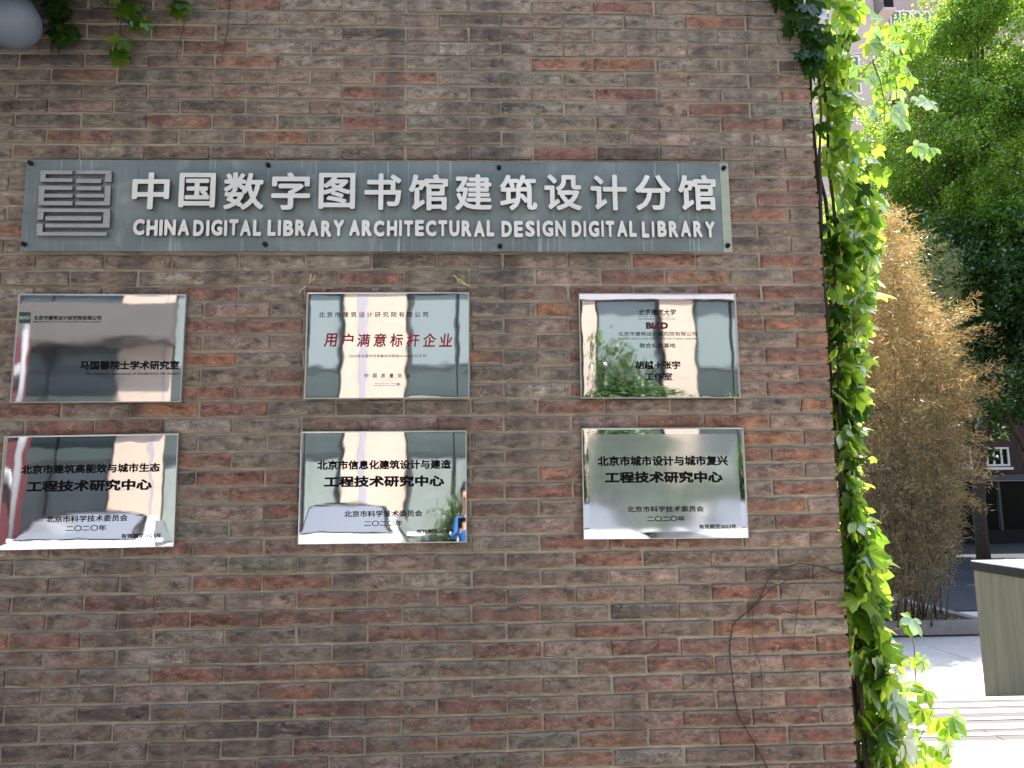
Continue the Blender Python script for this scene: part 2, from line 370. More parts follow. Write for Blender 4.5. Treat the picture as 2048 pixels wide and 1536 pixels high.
RED = (.245, .110, .074); ORANGE = (.30, .138, .076); PINK = (.31, .205, .155); RUST = (.18, .082, .050)
GREY = (.230, .183, .132); GREEN = (.185, .168, .120); DARK = (.120, .090, .070); TAN = (.31, .255, .19); BROWN = (.225, .160, .112)
special = {}
def sp(px, py, col, wear=None):
    p = at_y(px, py, 0); row = int(math.floor((Z0-p.z)/COURSE)); special.setdefault('l', []).append((p.x, row, col, wear))
for px, py in ((425, 650), (415, 785), (410, 921), (1480, 215), (1620, 530), (1618, 560), (1590, 590), (1590, 718 - 20), (1610, 947), (1600, 978), (1570, 1290), (1665, 1292), (1500, 1470), (1485, 1180), (370, 1350), (590, 1378), (770, 187), (1620, 745), (440, 1180), (480, 955), (1490, 908), (590, 1150)): sp(px, py, RED)
for px, py in ((420, 718), (385, 820), (1450, 48), (1620, 685), (1600, 652), (1515, 873), (1500, 840), (1560, 1010), (1535, 1252), (1465, 1250), (1150, 617), (1620, 818), (1250, 128)): sp(px, py, ORANGE)
for px, py in ((450, 1240), (465, 92), (590, 1385)): sp(px, py, RUST)
for px, py in ((930, 160), (880, 188), (1480, 78), (810, 215), (560, 100)): sp(px, py, TAN, (.05, .28, .1))
for px, py in ((630, 250), (870, 285), (560, 1130), (300, 212), (200, 235), (50, 140), (1655, 52)): sp(px, py, GREEN)
for px, py in ((1590, 135), (950, 45), (560, 1450), (480, 1475), (1600, 620), (60, 130), (180, 245), (1580, 245)): sp(px, py, DARK)
for px, py in ((1520, 1130), (1560, 838), (1500, 785), (1480, 1315), (1560, 1330), (1540, 1070), (1510, 1390), (1560, 760)): sp(px, py, PINK)

def brick_look(xc, row, width):
    """clay colour and wear of one brick: greyer and darkened for shade towards the top left, redder at the lower right"""
    for x, r_, c, wv in special.get('l', ()):
        if r_ == row and abs(x-xc) < width/2: return c, (wv or (.02, .06, .03))
    u = min(1, max(0, (xc+4)/4)); v = min(1, max(0, row/46))
    red = .16 + .38*u*v + .12*v + .05*u + (.22 if (u > .72 and v > .25) else 0)
    k = random.random()
    if k < red*.42: c = RED
    elif k < red*.62: c = PINK
    elif k < red*.72: c = ORANGE
    elif k < red: c = BROWN
    else:
        j = random.random()
        c = GREY if j < .42 else BROWN if j < .76 else GREEN if j < (.86 - .06*v) else DARK if j < .92 else TAN
    c = Vector(c)*(.90 + .2*random.random())
    g = sum(c)/3; c = c*.84 + Vector((g*1.05, g, g*.95))*.16
    c *= 1.14 - .24*max(0, min(1, (row-6)/40))
    corner_shade = max(0, min(1, (-2.25-xc)/.8))*max(0, min(1, (11-row)/8)); c = c.lerp(Vector((.045, .048, .052)), .72*corner_shade*random.uniform(.6, 1))  # shade of the top left corner put into the clay colour
    return tuple(c), (random.uniform(-.10, .20) + .08*u*v + .02, random.uniform(-.12, .16), random.uniform(-.14, .14))

def brick_mesh(nm, L, H=.0525, D=.06, seed=0):
    rd = random.Random(seed); nx, nz = 7, 3
    V = []; Fc = []
    e = .0035
    def edge(k): return rd.gauss(0, .0011)
    xs = [-L/2] + [-L/2+e] + [(-L/2+L*(i/(nx-3))) for i in range(1, nx-3)] + [L/2-e] + [L/2]
    zs = [-H/2, -H/2+e, H/2-e, H/2]
    idx = {}
    for i, x in enumerate(xs):
        for j, z in enumerate(zs):
            ed = i in (0, len(xs)-1) or j in (0, 3)
            chip = -.0034 if ed else 0
            if ed and rd.random() < .10: chip -= .004
            xx = x + (rd.gauss(0, .0009) if 0 < i < len(xs)-1 else rd.gauss(0, .0012)); zz = z + rd.gauss(0, .0010)
            idx[i, j] = len(V); V.append((xx, -.0 - (0 if ed else 0) - chip + (rd.gauss(0, .0006)), zz))
    for i in range(len(xs)-1):
        for j in range(3): Fc.append((idx[i, j], idx[i+1, j], idx[i+1, j+1], idx[i, j+1]))
    b = len(V)
    for x, z in ((-L/2, -H/2), (L/2, -H/2), (L/2, H/2), (-L/2, H/2)): V.append((x, D, z))
    n = len(xs)-1
    me = bpy.data.meshes.new(nm)
    faces = list(Fc) + [(b+1, b, b+3, b+2)]
    faces.append(tuple([idx[i, 0] for i in range(n, -1, -1)]) + (b, b+1))
    faces.append(tuple([idx[i, 3] for i in range(0, n+1)]) + (b+2, b+3))
    faces.append((idx[0, 0], idx[0, 1], idx[0, 2], idx[0, 3], b+3, b)); faces.append((idx[n, 3], idx[n, 2], idx[n, 1], idx[n, 0], b+1, b+2))
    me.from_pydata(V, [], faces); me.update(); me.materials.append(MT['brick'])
    for p in me.polygons[:len(Fc)]: p.use_smooth = True
    return me
full = [brick_mesh('brick', .240, seed=i) for i in range(12)]
half = [brick_mesh('brick_end', .115, seed=50+i) for i in range(5)]

wall = empty('brick_wall', (-3.6, .18, 0))
tag(wall, 'weathered red and grey brick wall carrying the steel plaques and the long lettered sign', 'wall')
def wl(o): o.parent = wall; o.matrix_parent_inverse = Matrix.Translation((3.6, -.18, 0)); return o
WTOP = bedz(ROW_MIN)
mb = MB(); mb.box(-7.4, -.0105, .0068, .365, 0, WTOP); core = mb.build('mortar', MT['mortar']); wl(core)
core['label'] = 'grey lime mortar between the bricks'
mb = MB(); mb.box(-7.45, .03, -.03, .40, WTOP, WTOP+.06, .006); wl(mb.build('coping', MT['kerb']))
mb = MB(); mb.box(-7.4, -3.05, -1.5, -.01, 3.93, 4.0, .01)
for xa in (-7.0, -5.4, -3.9): mb.tube([(xa, -1.4, 3.93), (xa, -.02, 3.72)], .02, 6)
wl(mb.build('added_shade_slab', MT['pipe']))  # unseen slab on struts, added to shade the wall's top left
bricks = []
for row in range(ROW_MIN, ROW_MAX):
    zc = (bedz(row)+bedz(row+1))/2
    if bedz(row+1) < -.03: continue
    if row % 2 == 0: cells = [(-.0625, .115)] + [(-.25 - .25*k, .24) for k in range(28)]
    else: cells = [(-.125 - .25*k, .24) for k in range(29)]
    for xc, L in cells:
        if xc-L/2 < -7.4: continue
        bricks.append([xc, zc, L, row])
def hidden(x, z, L):
    n = 0
    for sx in (-.4, -.2, 0, .2, .4):
        for sz in (-.4, .4):
            X, Z = x+sx*L, z+sz*.05
            if sgP[0].x < X < sgP[1].x and sgP[3].z < Z < sgP[0].z: n += 1; continue
            for c, W, H, a in plq:
                if abs(X-c.x) < W/2 and abs(Z-c.z) < H/2: n += 1; break
    return n/10
def frame_share(x, z, L):
    v = Vector((x, 0, z)) - CAM; dd = v.dot(_F); px = 1024+F_PX*v.dot(_R)/dd; py = 768-F_PX*v.dot(_U)/dd
    s = F_PX/dd; wx = L*s/2; 
    vis = max(0, min(2048, px+wx)-max(0, px-wx))/(2*wx) * max(0, min(1, (py+16)/32))*max(0, min(1, (1536+16-py)/32))
    return vis*L*s*s*.053
sc_ = []
for b in bricks:
    sc_.append(frame_share(b[0], b[1], b[2])*(1-hidden(b[0], b[1], b[2])))
order = sorted(range(len(bricks)), key=lambda i: -sc_[i]); single = set(order[:300])
jv, jf, jt, jw = [], [], [], []
def emit(me, mtx, tint, wear):
    o = len(jv)
    for v in me.vertices: jv.append(tuple(mtx @ v.co))
    for p in me.polygons: jf.append([o+i for i in p.vertices]); jt.append(tint); jw.append(wear)
for i, (xc, zc, L, row) in enumerate(bricks):
    me = random.choice(full if L > .2 else half)
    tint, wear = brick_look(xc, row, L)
    flip = random.random() < .5
    m = Matrix.Translation((xc + (0 if L < .2 else random.gauss(0, .0014)), -.0030 + random.gauss(0, .0014), zc + random.gauss(0, .0009) + .0016*math.sin(xc*1.7+row*.9))) \
        @ Euler((random.gauss(0, .006), random.gauss(0, .0035), random.gauss(0, .0022))).to_matrix().to_4x4() @ Matrix.Diagonal((1, 1, 1, 1))
    if i in single:
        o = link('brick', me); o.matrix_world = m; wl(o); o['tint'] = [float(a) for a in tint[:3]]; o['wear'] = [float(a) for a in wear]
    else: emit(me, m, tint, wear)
# the short return face of the wall, round the corner
for row in range(ROW_MIN, ROW_MAX):
    zc = (bedz(row)+bedz(row+1))/2
    if bedz(row+1) < -.03: continue
    for yc, L in (((.245, .24),) if row % 2 == 0 else ((.3025, .115), (.1175+.0625, .115))):
        me = random.choice(full if L > .2 else half); tint, wear = brick_look(-.1, row, L)
        m = Matrix.Translation((-.008, yc, zc)) @ Matrix.Rotation(R(90), 4, 'Z')
        emit(me, m, tint, wear)
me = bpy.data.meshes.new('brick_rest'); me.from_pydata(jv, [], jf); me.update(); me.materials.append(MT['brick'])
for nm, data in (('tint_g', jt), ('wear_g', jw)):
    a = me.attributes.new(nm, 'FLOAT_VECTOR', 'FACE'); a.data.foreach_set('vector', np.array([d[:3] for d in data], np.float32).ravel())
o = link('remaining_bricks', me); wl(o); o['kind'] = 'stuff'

# ------------------------------------------------------------------ lettering helper
_tc = {}
def text_mesh(body, offset=0.0, extrude=0.0, name='lettering', bevel=0):
    key = (body, offset, extrude)
    if key in _tc: return _tc[key].copy()
    cu = bpy.data.curves.new('t', 'FONT'); cu.body = body; cu.offset = 0; cu.extrude = extrude; cu.size = 1
    cu.resolution_u = 3; cu.space_character = 1.0
    ob = bpy.data.objects.new('t', cu); COL.objects.link(ob)
    dg = bpy.context.evaluated_depsgraph_get(); dg.update()
    me = bpy.data.meshes.new_from_object(ob.evaluated_get(dg)); me.name = name
    bpy.data.objects.remove(ob); bpy.data.curves.remove(cu); me.materials.clear()
    if offset:                      # heavier strokes: the outline laid over itself, shifted all round
        n = len(me.vertices); co = np.empty(n*3, np.float32); me.vertices.foreach_get('co', co); co = co.reshape(-1, 3)
        fs = [tuple(p.vertices) for p in me.polygons]; VV = []; FF = []
        sh = [(0, 0)]+[(offset*c, offset*s_) for c, s_ in ((1, 0), (-1, 0), (0, 1), (0, -1), (.75, .75), (-.75, .75), (.75, -.75), (-.75, -.75))]
        for k, (dx, dy) in enumerate(sh):
            c2 = co.copy(); c2[:, 0] += dx; c2[:, 1] += dy
            c2[:, 2] = c2[:, 2]*(1-.004*k) if extrude else c2[:, 2]+k*.0006
            VV.append(c2); FF += [tuple(i+n*k for i in f) for f in fs]
        m2 = bpy.data.meshes.new(name); m2.from_pydata(np.concatenate(VV).tolist(), [], FF); m2.update(); me = m2
    _tc[key] = me; return me.copy()
def fit(me, x0, x1, z0, z1, depth=None, yback=0, shear=0):
    """stand the glyphs upright (x right, z up, front towards -y) inside the given box"""
    n = len(me.vertices); co = np.empty(n*3, np.float32); me.vertices.foreach_get('co', co); co = co.reshape(-1, 3)
    mn = co.min(0); mx = co.max(0); s = np.maximum(mx-mn, 1e-6)
    X = x0+(co[:, 0]-mn[0])/s[0]*(x1-x0); Z = z0+(co[:, 1]-mn[1])/s[1]*(z1-z0)
    Y = yback - ((co[:, 2]-mn[2])/s[2]*depth if depth else (co[:, 2]-mn[2])*.02)
    X = X + (Z-z0)*shear
    me.vertices.foreach_set('co', np.stack([X, Y*np.ones_like(X), Z], 1).astype(np.float32).ravel()); me.update(); return me

# ------------------------------------------------------------------ the long sign
sc = sum(sgP, Vector())/4; sW = ((sgP[1]-sgP[0]).length+(sgP[2]-sgP[3]).length)/2; sH = ((sgP[3]-sgP[0]).length+(sgP[2]-sgP[1]).length)/2
d = (sgP[1]-sgP[0])+(sgP[2]-sgP[3]); sA = math.atan2(d.z, d.x)
sign = empty('library_sign', (sc.x, -.03, sc.z), (0, -sA, 0))
tag(sign, 'long green glass sign with raised silver Chinese and English library lettering and a maze-like emblem', 'sign')
bpy.context.view_layer.update()
sInv = (Matrix.Translation(sign.location) @ Euler((0, -sA, 0)).to_matrix().to_4x4()).inverted()
def SL(px, py, y=-.05):
    p = sInv @ at_y(px, py, y); return p.x, p.z
xr = SL(1446, 420)[0]
mb = MB(); mb.box(-sW/2, xr, -.0, .012, -sH/2, sH/2, .0015); mb.build('glass_panel', MT['signglass'], sign)
mb = MB(); mb.box(xr+.001, sW/2, .0, .010, -sH/2, sH/2, .0015); mb.build('edge_strip', MT['signedge'], sign)
for bx, by in ((62, 327), (537, 331), (998, 336), (1447, 337), (49, 489), (531, 489.5), (1000, 493), (1455, 492)):
    x, z = SL(bx, by, -.032)
    mb = MB(); mb.cyl((x, -.012, z), (x, .03, z), .0088, n=16); mb.cyl((x, -.018, z), (x, -.012, z), .005, .0085, n=16)
    mb.build('bolt', MT['dark_metal'], sign, smooth=False)
CJ = [('中', 268, 340, 346, 420), ('国', 361, 432, 347, 416), ('数', 450, 529, 346, 421), ('字', 545, 621, 346, 421), ('图', 639, 711, 347, 419),
      ('书', 730, 803, 348, 421), ('馆', 818, 896, 350, 422), ('建', 910, 984, 350, 422), ('筑', 999, 1074, 351, 422), ('设', 1088, 1163, 350, 422),
      ('计', 1180, 1253, 351, 422), ('分', 1268, 1341, 351, 422), ('馆', 1354, 1431, 351, 422)]
def letter_obj(ch, a, b, c, d_, off, yb=-.012, dep=.015):
    (x0, z1), (x1, _), (_, z0) = SL(a, c), SL(b, (c+d_)/2), SL((a+b)/2, d_)
    me = fit(text_mesh(ch, off, .05, 'letter'), x0, x1, z0, z1, dep, yb)
    me.materials.append(MT['letter']); me.materials.append(MT['letter_side'])
    for p in me.polygons:
        if abs(p.normal.y) < .5: p.material_index = 1
    return link('letter', me, sign)
for ch, a, b, c, d_ in CJ: letter_obj(ch, a, b, c, d_, .024)
words = [('CHINA', 266, 378), ('DIGITAL', 387, 521), ('LIBRARY', 535, 688), ('ARCHITECTURAL', 698, 989), ('DESIGN', 1003, 1132), ('DIGITAL', 1143, 1274), ('LIBRARY', 1284, 1430)]
wd = {'I': .26, 'L': .72, 'T': .82, 'A': 1.0, 'N': .98, 'C': .98, 'D': .95, 'G': 1.02, 'B': .9, 'R': .92, 'Y': .95, 'H': .95, 'E': .82, 'U': .95, 'S': .88}
for wi, (wrd, a, b) in enumerate(words):
    gap = .20; tot = sum(wd[c] for c in wrd)+gap*(len(wrd)-1) + (.12 if wi == 6 else 0); k = (b-a)/tot; x = a
    for ci, c in enumerate(wrd):
        top = 438 + (x-266)/1164*3.2; jz = random.gauss(0, .5); jx = random.gauss(0, .35)
        off = .052 if wi != 3 or ci > 1 else .066
        letter_obj(c, x+jx, x+jx+wd[c]*k, top+jz, top+jz+32.5, off, -.006, .009)
        x += (wd[c]+gap)*k
        if wi == 6 and ci == 1: x += .12*k
# the maze-like emblem, bar by bar
bars = [(218, 110, 390, 130), (218, 130, 245, 152), (218, 152, 390, 172), (412, 110, 600, 130), (568, 130, 600, 172), (412, 155, 545, 178),
        (210, 192, 390, 215), (210, 215, 236, 275), (236, 236, 390, 256), (210, 275, 390, 298), (412, 195, 545, 217), (566, 192, 592, 277),
        (412, 236, 566, 256), (408, 277, 592, 298),
        (203, 315, 592, 335), (203, 335, 232, 375), (558, 335, 590, 397), (245, 357, 545, 380), (245, 397, 590, 418), (199, 397, 228, 442), (199, 442, 575, 462)]
bm = MB()
for a, b, c, d_ in bars:
    # slant of the emblem's uprights is the panel's own; corners come from the photograph's measured marks
    x0, z1 = SL(a/2.695, 300+b/2.695); x1, z0 = SL(c/2.695, 300+d_/2.695)
    bm.box(x0, x1, -.020, -.009, z0, z1)
em = bm.build('emblem', MT['logo'], sign); em.data.materials.append(MT['letter_side']); em.data.polygons.foreach_set('material_index', [1 if abs(p.normal.y) < .5 else 0 for p in em.data.polygons]); em['label'] = 'square maze-like silver emblem of folded bars'

# ------------------------------------------------------------------ plaques
labels = ['left plaque of the upper row with a small green square mark and dark grey reflections',
          'steel plaque in the middle of the upper row with large dark red lettering',
          'upper right steel plaque with a maroon logo and a bush mirrored at its corner',
          'lower left steel plaque cut by the photo edge, mirroring a white car',
          'middle plaque of the lower row mirroring cream pillars and a person in blue',
          'steel plaque at the lower right with a hazy film and a mirrored tree']
SURF = [None]
def plaque(i, tilt, turn, bow, frontmat, soft=None):
    c, W, H, a = plq[i]
    root = empty('steel_plaque', (c.x, 0, c.z), (0, -a, 0)); tag(root, labels[i], 'plaque', 'steel plaques fixed to the brick wall')
    mb = MB(); mb.box(-W/2, W/2, -.012, -.003, -H/2, H/2, .0008); mb.build('backing_tray', MT['steel_edge'], root)
    nx, nz = 56, 38; sd = i*7.3
    V = []
    def surf(x, z):
        u = x/(W/2-.0012); v = z/(H/2-.0012)
        eu = max(0, abs(u)-.72)/.28; ev = max(0, abs(v)-.72)/.28
        y = -.0205 + bow*(u*u*.5*W*W*.25 + v*v*.5*H*H*.25)*4 + .0011*(eu**2.6) + .0007*(ev**2.6)
        y += .00026*mnoise.noise(Vector((x*6+sd, 0, z*7))) + .00008*mnoise.noise(Vector((x*20+sd, 3, z*26)))
        return y + turn*x*.4 + tilt*z*.25
    SURF[0] = surf
    for j in range(nz+1):
        for k in range(nx+1):
            u = k/nx*2-1; v = j/nz*2-1; x = u*(W/2-.0012); z = v*(H/2-.0012)
            y = surf(x, z)
            V.append((x, y, z))
    Fc = [(j*(nx+1)+k, j*(nx+1)+k+1, (j+1)*(nx+1)+k+1, (j+1)*(nx+1)+k) for j in range(nz) for k in range(nx)]
    me = mesh_np('mirror_face', V, Fc, True)
    me.materials.append(MT[frontmat])
    if soft:
        me.materials.append(MT[soft]); mi = np.zeros(len(Fc), np.int32)
        for j in range(nz):
            for k in range(nx):
                if 2 <= k < nx-2 and 2 <= j < nz-2: mi[j*nx+k] = 1
        me.polygons.foreach_set('material_index', mi)
    link('mirror_face', me, root)
    # thin bright rim
    mb = MB(); t = .0022
    mb.box(-W/2-.0012, W/2+.0012, -.0232, -.0121, -H/2-.0012, -H/2+t); mb.box(-W/2-.0012, W/2+.0012, -.0232, -.0121, H/2-t, H/2+.0012)
    mb.box(-W/2-.0012, -W/2+t, -.0232, -.0121, -H/2+t, H/2-t); mb.box(W/2-t, W/2+.0012, -.0232, -.0121, -H/2+t, H/2-t)
    mb.build('rim', MT['steel_edge'], root)
    return root, (c, W, H, a)
def plaque_text(root, P, crop, lines):
    """lines: (text, x0, x1, y0, y1, material, offset[, shear]) in the marks read off the photograph"""
    inv = (Matrix.Translation((P[0].x, 0, P[0].z)) @ Euler((0, -P[3], 0)).to_matrix().to_4x4()).inverted()
    for ln in lines:
        tx, x0, x1, y0, y1, m_, off = ln[:7]; sh = ln[7] if len(ln) > 7 else 0
        A = inv @ at_y(crop[0]+x0/5.12, crop[1]+y1/5.12, -.0235); B = inv @ at_y(crop[0]+x1/5.12, crop[1]+y0/5.12, -.0235)
        me = fit(text_mesh(tx, off), A.x, B.x, A.z, B.z, None, -.0236, sh)
        for v_ in me.vertices: v_.co.y = SURF[0](v_.co.x, v_.co.z) - .00035 + (v_.co.y+.0236)*.5
        me.materials.append(MT[m_]); link('lettering', me, root)

r, P = plaque(0, -.004, .004, -.006, 'plaque_grey')
plaque_text(r, P, (0, 570), [
    ('北京市建筑设计研究院有限公司', 340, 1035, 312, 358, 'black_print', .03),
    ('BEIJING INSTITUTE OF ARCHITECTURAL DESIGN', 335, 1030, 366, 388, 'grey_print', .02),
    ('马国馨院士学术研究室', 812, 1835, 772, 868, 'black_print', .04),
    ('The Academic Laboratory of Academician Ma Guoxin', 862, 1830, 893, 925, 'black_print', .012, .25)])
inv = (Matrix.Translation((P[0].x, 0, P[0].z)) @ Euler((0, -P[3], 0)).to_matrix().to_4x4()).inverted()
def pbox(root, inv, crop, x0, x1, y0, y1, name, mt, y=-.0212):
    A = inv @ at_y(crop[0]+x0/5.12, crop[1]+y1/5.12, -.023); B = inv @ at_y(crop[0]+x1/5.12, crop[1]+y0/5.12, -.023)
    y = min(SURF[0](xx, zz) for xx in (A.x, B.x) for zz in (A.z, B.z)) - .0004
    mb = MB(); mb.box(A.x, B.x, y-.0004, y, A.z, B.z); return mb.build(name, mt, root)
pbox(r, inv, (0, 570), 194, 312, 277, 312, 'green_mark', MT['green_print'])
pbox(r, inv, (0, 570), 194, 312, 355, 390, 'green_mark', MT['green_print'])
pbox(r, inv, (0, 570), 194, 312, 312.6, 354.4, 'green_mark', mat('mid_green_enamel', srgb(58, 92, 86), .5))
plaque_text(r, P, (0, 570), [])
A = inv @ at_y(200/5.12, 570+350/5.12, -.0235); B = inv @ at_y(306/5.12, 570+318/5.12, -.0235)
me = fit(text_mesh('BIAD', .03), A.x, B.x, A.z, B.z, None, SURF[0](A.x, A.z)-.0016); me.materials.append(MT['steel_edge']); link('lettering', me, r)

r, P = plaque(1, -.002, .0, .004, 'plaque')
plaque_text(r, P, (590, 570), [
    ('北 京 市 建 筑 设 计 研 究 院 有 限 公 司', 240, 1362, 272, 330, 'black_print', .012),
    *[(c_, 290+k_*169, 422+k_*169, 492+(k_ % 3)*3, 632, 'red_print', .022, .10) for k_, c_ in enumerate('用户满意标杆企业')],
    ('（2022年全国市场质量信用等级AAA级企业证书）', 545, 1350, 708, 742, 'grey_print', .008),
    *[(c_, 708+k_*86, 750+k_*86, 905, 948, 'black_print', .014) for k_, c_ in enumerate('中国质量协会')],
    ('二〇二二年', 808, 1082, 998, 1035, 'black_print', .014)])
r, P = plaque(2, .010, .0, .007, 'plaque')
plaque_text(r, P, (1130, 570), [
    ('北京建筑大学', 750, 1130, 245, 308, 'black_print', .022, .2),
    ('BEIJING UNIVERSITY OF', 750, 1075, 314, 328, 'grey_print', .005),
    ('CIVIL ENGINEERING AND ARCHITECTURE', 750, 1130, 340, 352, 'grey_print', .005),
    ('BIAD', 832, 1056, 380, 448, 'maroon_print', .06),
    ('北京市建筑设计研究院有限公司', 545, 1352, 476, 520, 'black_print', .01),
    ('BEIJING INSTITUTE OF ARCHITECTURAL DESIGN', 548, 1352, 540, 562, 'grey_print', .01),
    ('联合实践基地', 765, 1132, 594, 642, 'black_print', .016),
    ('胡越＋张宇', 722, 1182, 775, 862, 'black_print', .038),
    ('工作室', 818, 1100, 895, 978, 'black_print', .03)])
inv = (Matrix.Translation((P[0].x, 0, P[0].z)) @ Euler((0, -P[3], 0)).to_matrix().to_4x4()).inverted()
A = inv @ at_y(1130+935/5.12, 570+195/5.12, -.0235)
mb = MB()
for rr in (.0075, .0045):
    pts = [(A.x+rr*math.cos(k*math.pi/10), -.0208, A.z+rr*math.sin(k*math.pi/10)) for k in range(21)]; mb.tube(pts, .0006, 4)
mb.build('round_seal', MT['grey_print'], r)
com = lambda c: [(*c, )]
r, P = plaque(3, .095, .004, .003, 'plaque')
plaque_text(r, P, (0, 850), [
    ('北京市建筑高能效与城市生态', 205, 1635, 385, 505, 'black_print', .040),
    ('工程技术研究中心', 262, 1555, 548, 690, 'black_print', .046),
    ('北京市科学技术委员会', 470, 1308, 915, 1000, 'black_print', .024),
    ('二〇二〇年', 675, 1090, 1020, 1090, 'black_print', .024),
    ('有效期至2023年', 1240, 1655, 1105, 1162, 'black_print', .03)])
r, P = plaque(4, .080, .0, .006, 'plaque')
plaque_text(r, P, (580, 850), [
    ('北京市信息化建筑设计与建造', 275, 1648, 352, 460, 'black_print', .040),
    ('工程技术研究中心', 343, 1580, 512, 640, 'black_print', .046),
    ('北京市科学技术委员会', 553, 1355, 870, 945, 'black_print', .024),
    ('二〇二〇年', 758, 1152, 975, 1038, 'black_print', .024),
    ('有效期至2023年', 1293, 1690, 1065, 1112, 'black_print', .03)])
r, P = plaque(5, .080, .0, .005, 'plaque', 'plaque_soft')
plaque_text(r, P, (1140, 840), [
    ('北京市城市设计与城市复兴', 285, 1617, 362, 472, 'black_print', .040),
    ('工程技术研究中心', 360, 1565, 522, 648, 'black_print', .046),
    ('北京市科学技术委员会', 588, 1370, 878, 945, 'black_print', .024),
    ('二〇二〇年', 790, 1178, 980, 1040, 'black_print', .024),
    ('有效期至2023年', 1322, 1705, 1065, 1115, 'black_print', .03)])
# scraps of old sticky tape by the upper middle plaque
for k, (a, b) in enumerate((((596, 588), (612, 572)), ((618, 566), (624, 548)), ((906, 548), (932, 568)), ((912, 560), (940, 574)), ((500, 540), (490, 538)), ((632, 548), (626, 562)))):
    p, q = at_y(*a, -.006), at_y(*b, -.008)
    mb = MB(); pts = [p.lerp(q, t)+Vector((random.gauss(0, .002), -.002*t, random.gauss(0, .002))) for t in (0, .3, .6, 1)]
    mb.tube(pts, .0022, 4)
    tag(mb.build('tape_scrap', mat('yellowed_tape', srgb(205, 190, 128), .5)), ['curl of yellowed tape at the upper left corner of the red lettered plaque', 'thin yellowed tape scrap just above the red lettered plaque, left side',
        'longest yellowed tape scrap above the right corner of the red lettered plaque', 'lower yellowed tape curl touching the right corner of the red lettered plaque', 'tiny pale tape speck below the sign, left of the red lettered plaque', 'short tape scrap beside the left tape strip above the red lettered plaque'][k], 'tape', 'scraps of old tape on the bricks')

# ------------------------------------------------------------------ ground
def sheet(name, x0, x1, y0, y1, z, m_, kind='structure'):
    mb = MB(); mb.quad([(x0, y0, z), (x1, y0, z), (x1, y1, z), (x0, y1, z)]); o = mb.build(name, m_); o['kind'] = kind; return o
sheet('ground', -150, 150, -150, 150, -.02, MT['paving'])
sheet('road', -60, 60, 6.9, 17.6, -.006, MT['asphalt'])
sheet('parking_ground', -30, 30, -9.2, -3.3, -.008, mat('worn_grey_asphalt', srgb(92, 90, 88), .9, noise=(6, .15), bump=(120, .4)))
# paving slabs right of the wall
sl_mb = []
terr = empty('paved_terrace', (1.6, 1.3, 0)); terr['kind'] = 'structure'
def ter(o): o.parent = terr; o.matrix_parent_inverse = Matrix.Translation((-1.6, -1.3, 0)); return o
TZ = at_y(1970, 1393, 2.06).z; print('TZ', TZ)
mb = MB(); mb.box(-.3, 4.2, -.6, 2.06, -.01, TZ-.03); ter(mb.build('terrace_base', MT['kerb']))
xj = [-.28, .62, 1.36, 2.10, 2.84, 3.58, 4.18]
yrows = [-.6, 0, .6, 1.20]
for j in range(3):
    for i in range(len(xj)-1):
        mb = MB(); mb.box(xj[i]+.003, xj[i+1]-.003, yrows[j]+.003, yrows[j+1]-.003, TZ-.03, TZ+random.gauss(0, .0012), .002)
        ter(mb.build('paving_slab', MT['paving']))
# narrow strips across the outer terrace, every other one coloured as slat shadow
ys = 1.203; k = 0
while ys < 2.04:
    wd_ = random.choice((.045, .06, .075, .09)); 
    for i in range(len(xj)-1):
        mb = MB(); zt = TZ + random.gauss(0, .001) - (.004 if k % 2 else 0)
        mb.box(xj[i]+.0025, xj[i+1]-.0025, ys, ys+wd_-.002, TZ-.03, zt, 0)
        ter(mb.build('slat_shadow_strip', MT['paving_shadow'] if k % 2 else MT['paving']))
    ys += wd_; k += 1
# lower pavement slabs beyond the terrace
for i in range(7):
    for j in range(4):
        x0 = -.6+i*.9; y0 = 2.1+j*.68
        mb = MB(); mb.box(x0+.003, x0+.897, y0+.003, y0+.677, -.03, .004+random.gauss(0, .001), .002)
        o = mb.build('paving_slab', MT['paving']); o.parent = terr; o.matrix_parent_inverse = Matrix.Translation((-1.6, -1.3, 0))
# kerb and planting bed under the bamboo
bed = empty('planting_bed', (2.2, 5.8, 0)); bed['kind'] = 'structure'
def bd(o): o.parent = bed; o.matrix_parent_inverse = Matrix.Translation((-2.2, -5.8, 0)); return o
KY = at_z(1880, 1270, 0).y; print('KY', KY); BX1 = 3.92
for k in range(9):
    x0 = -2.6+k*.73
    mb = MB(); mb.box(x0+.002, min(BX1+.12, x0+.728), KY, KY+.12, 0, .135+random.gauss(0, .001), .006); bd(mb.build('kerb_stone', MT['kerb']))
for k in range(4):
    y0 = KY+.122+k*.62
    mb = MB(); mb.box(BX1, BX1+.12, y0, y0+.616, 0, .13, .006); bd(mb.build('kerb_stone', MT['kerb']))
for k in range(9):
    x0 = -2.6+k*.73
    mb = MB(); mb.box(x0+.002, min(BX1-.002, x0+.728), KY+2.5, KY+2.62, 0, .13, .006); bd(mb.build('kerb_stone', MT['kerb']))
V = []; nx, ny = 60, 24
for j in range(ny+1):
    for i in range(nx+1):
        x = -2.6+i/nx*6.5; y = KY+.12+j/ny*2.38; V.append((x, y, .10+.03*mnoise.noise(Vector((x*2, y*2, 0)))+.012*mnoise.noise(Vector((x*9, y*9, 1)))))
bd(link('soil', mesh_np('soil', V, [(j*(nx+1)+i, j*(nx+1)+i+1, (j+1)*(nx+1)+i+1, (j+1)*(nx+1)+i) for j in range(ny) for i in range(nx)], True), None, MT['soil']))

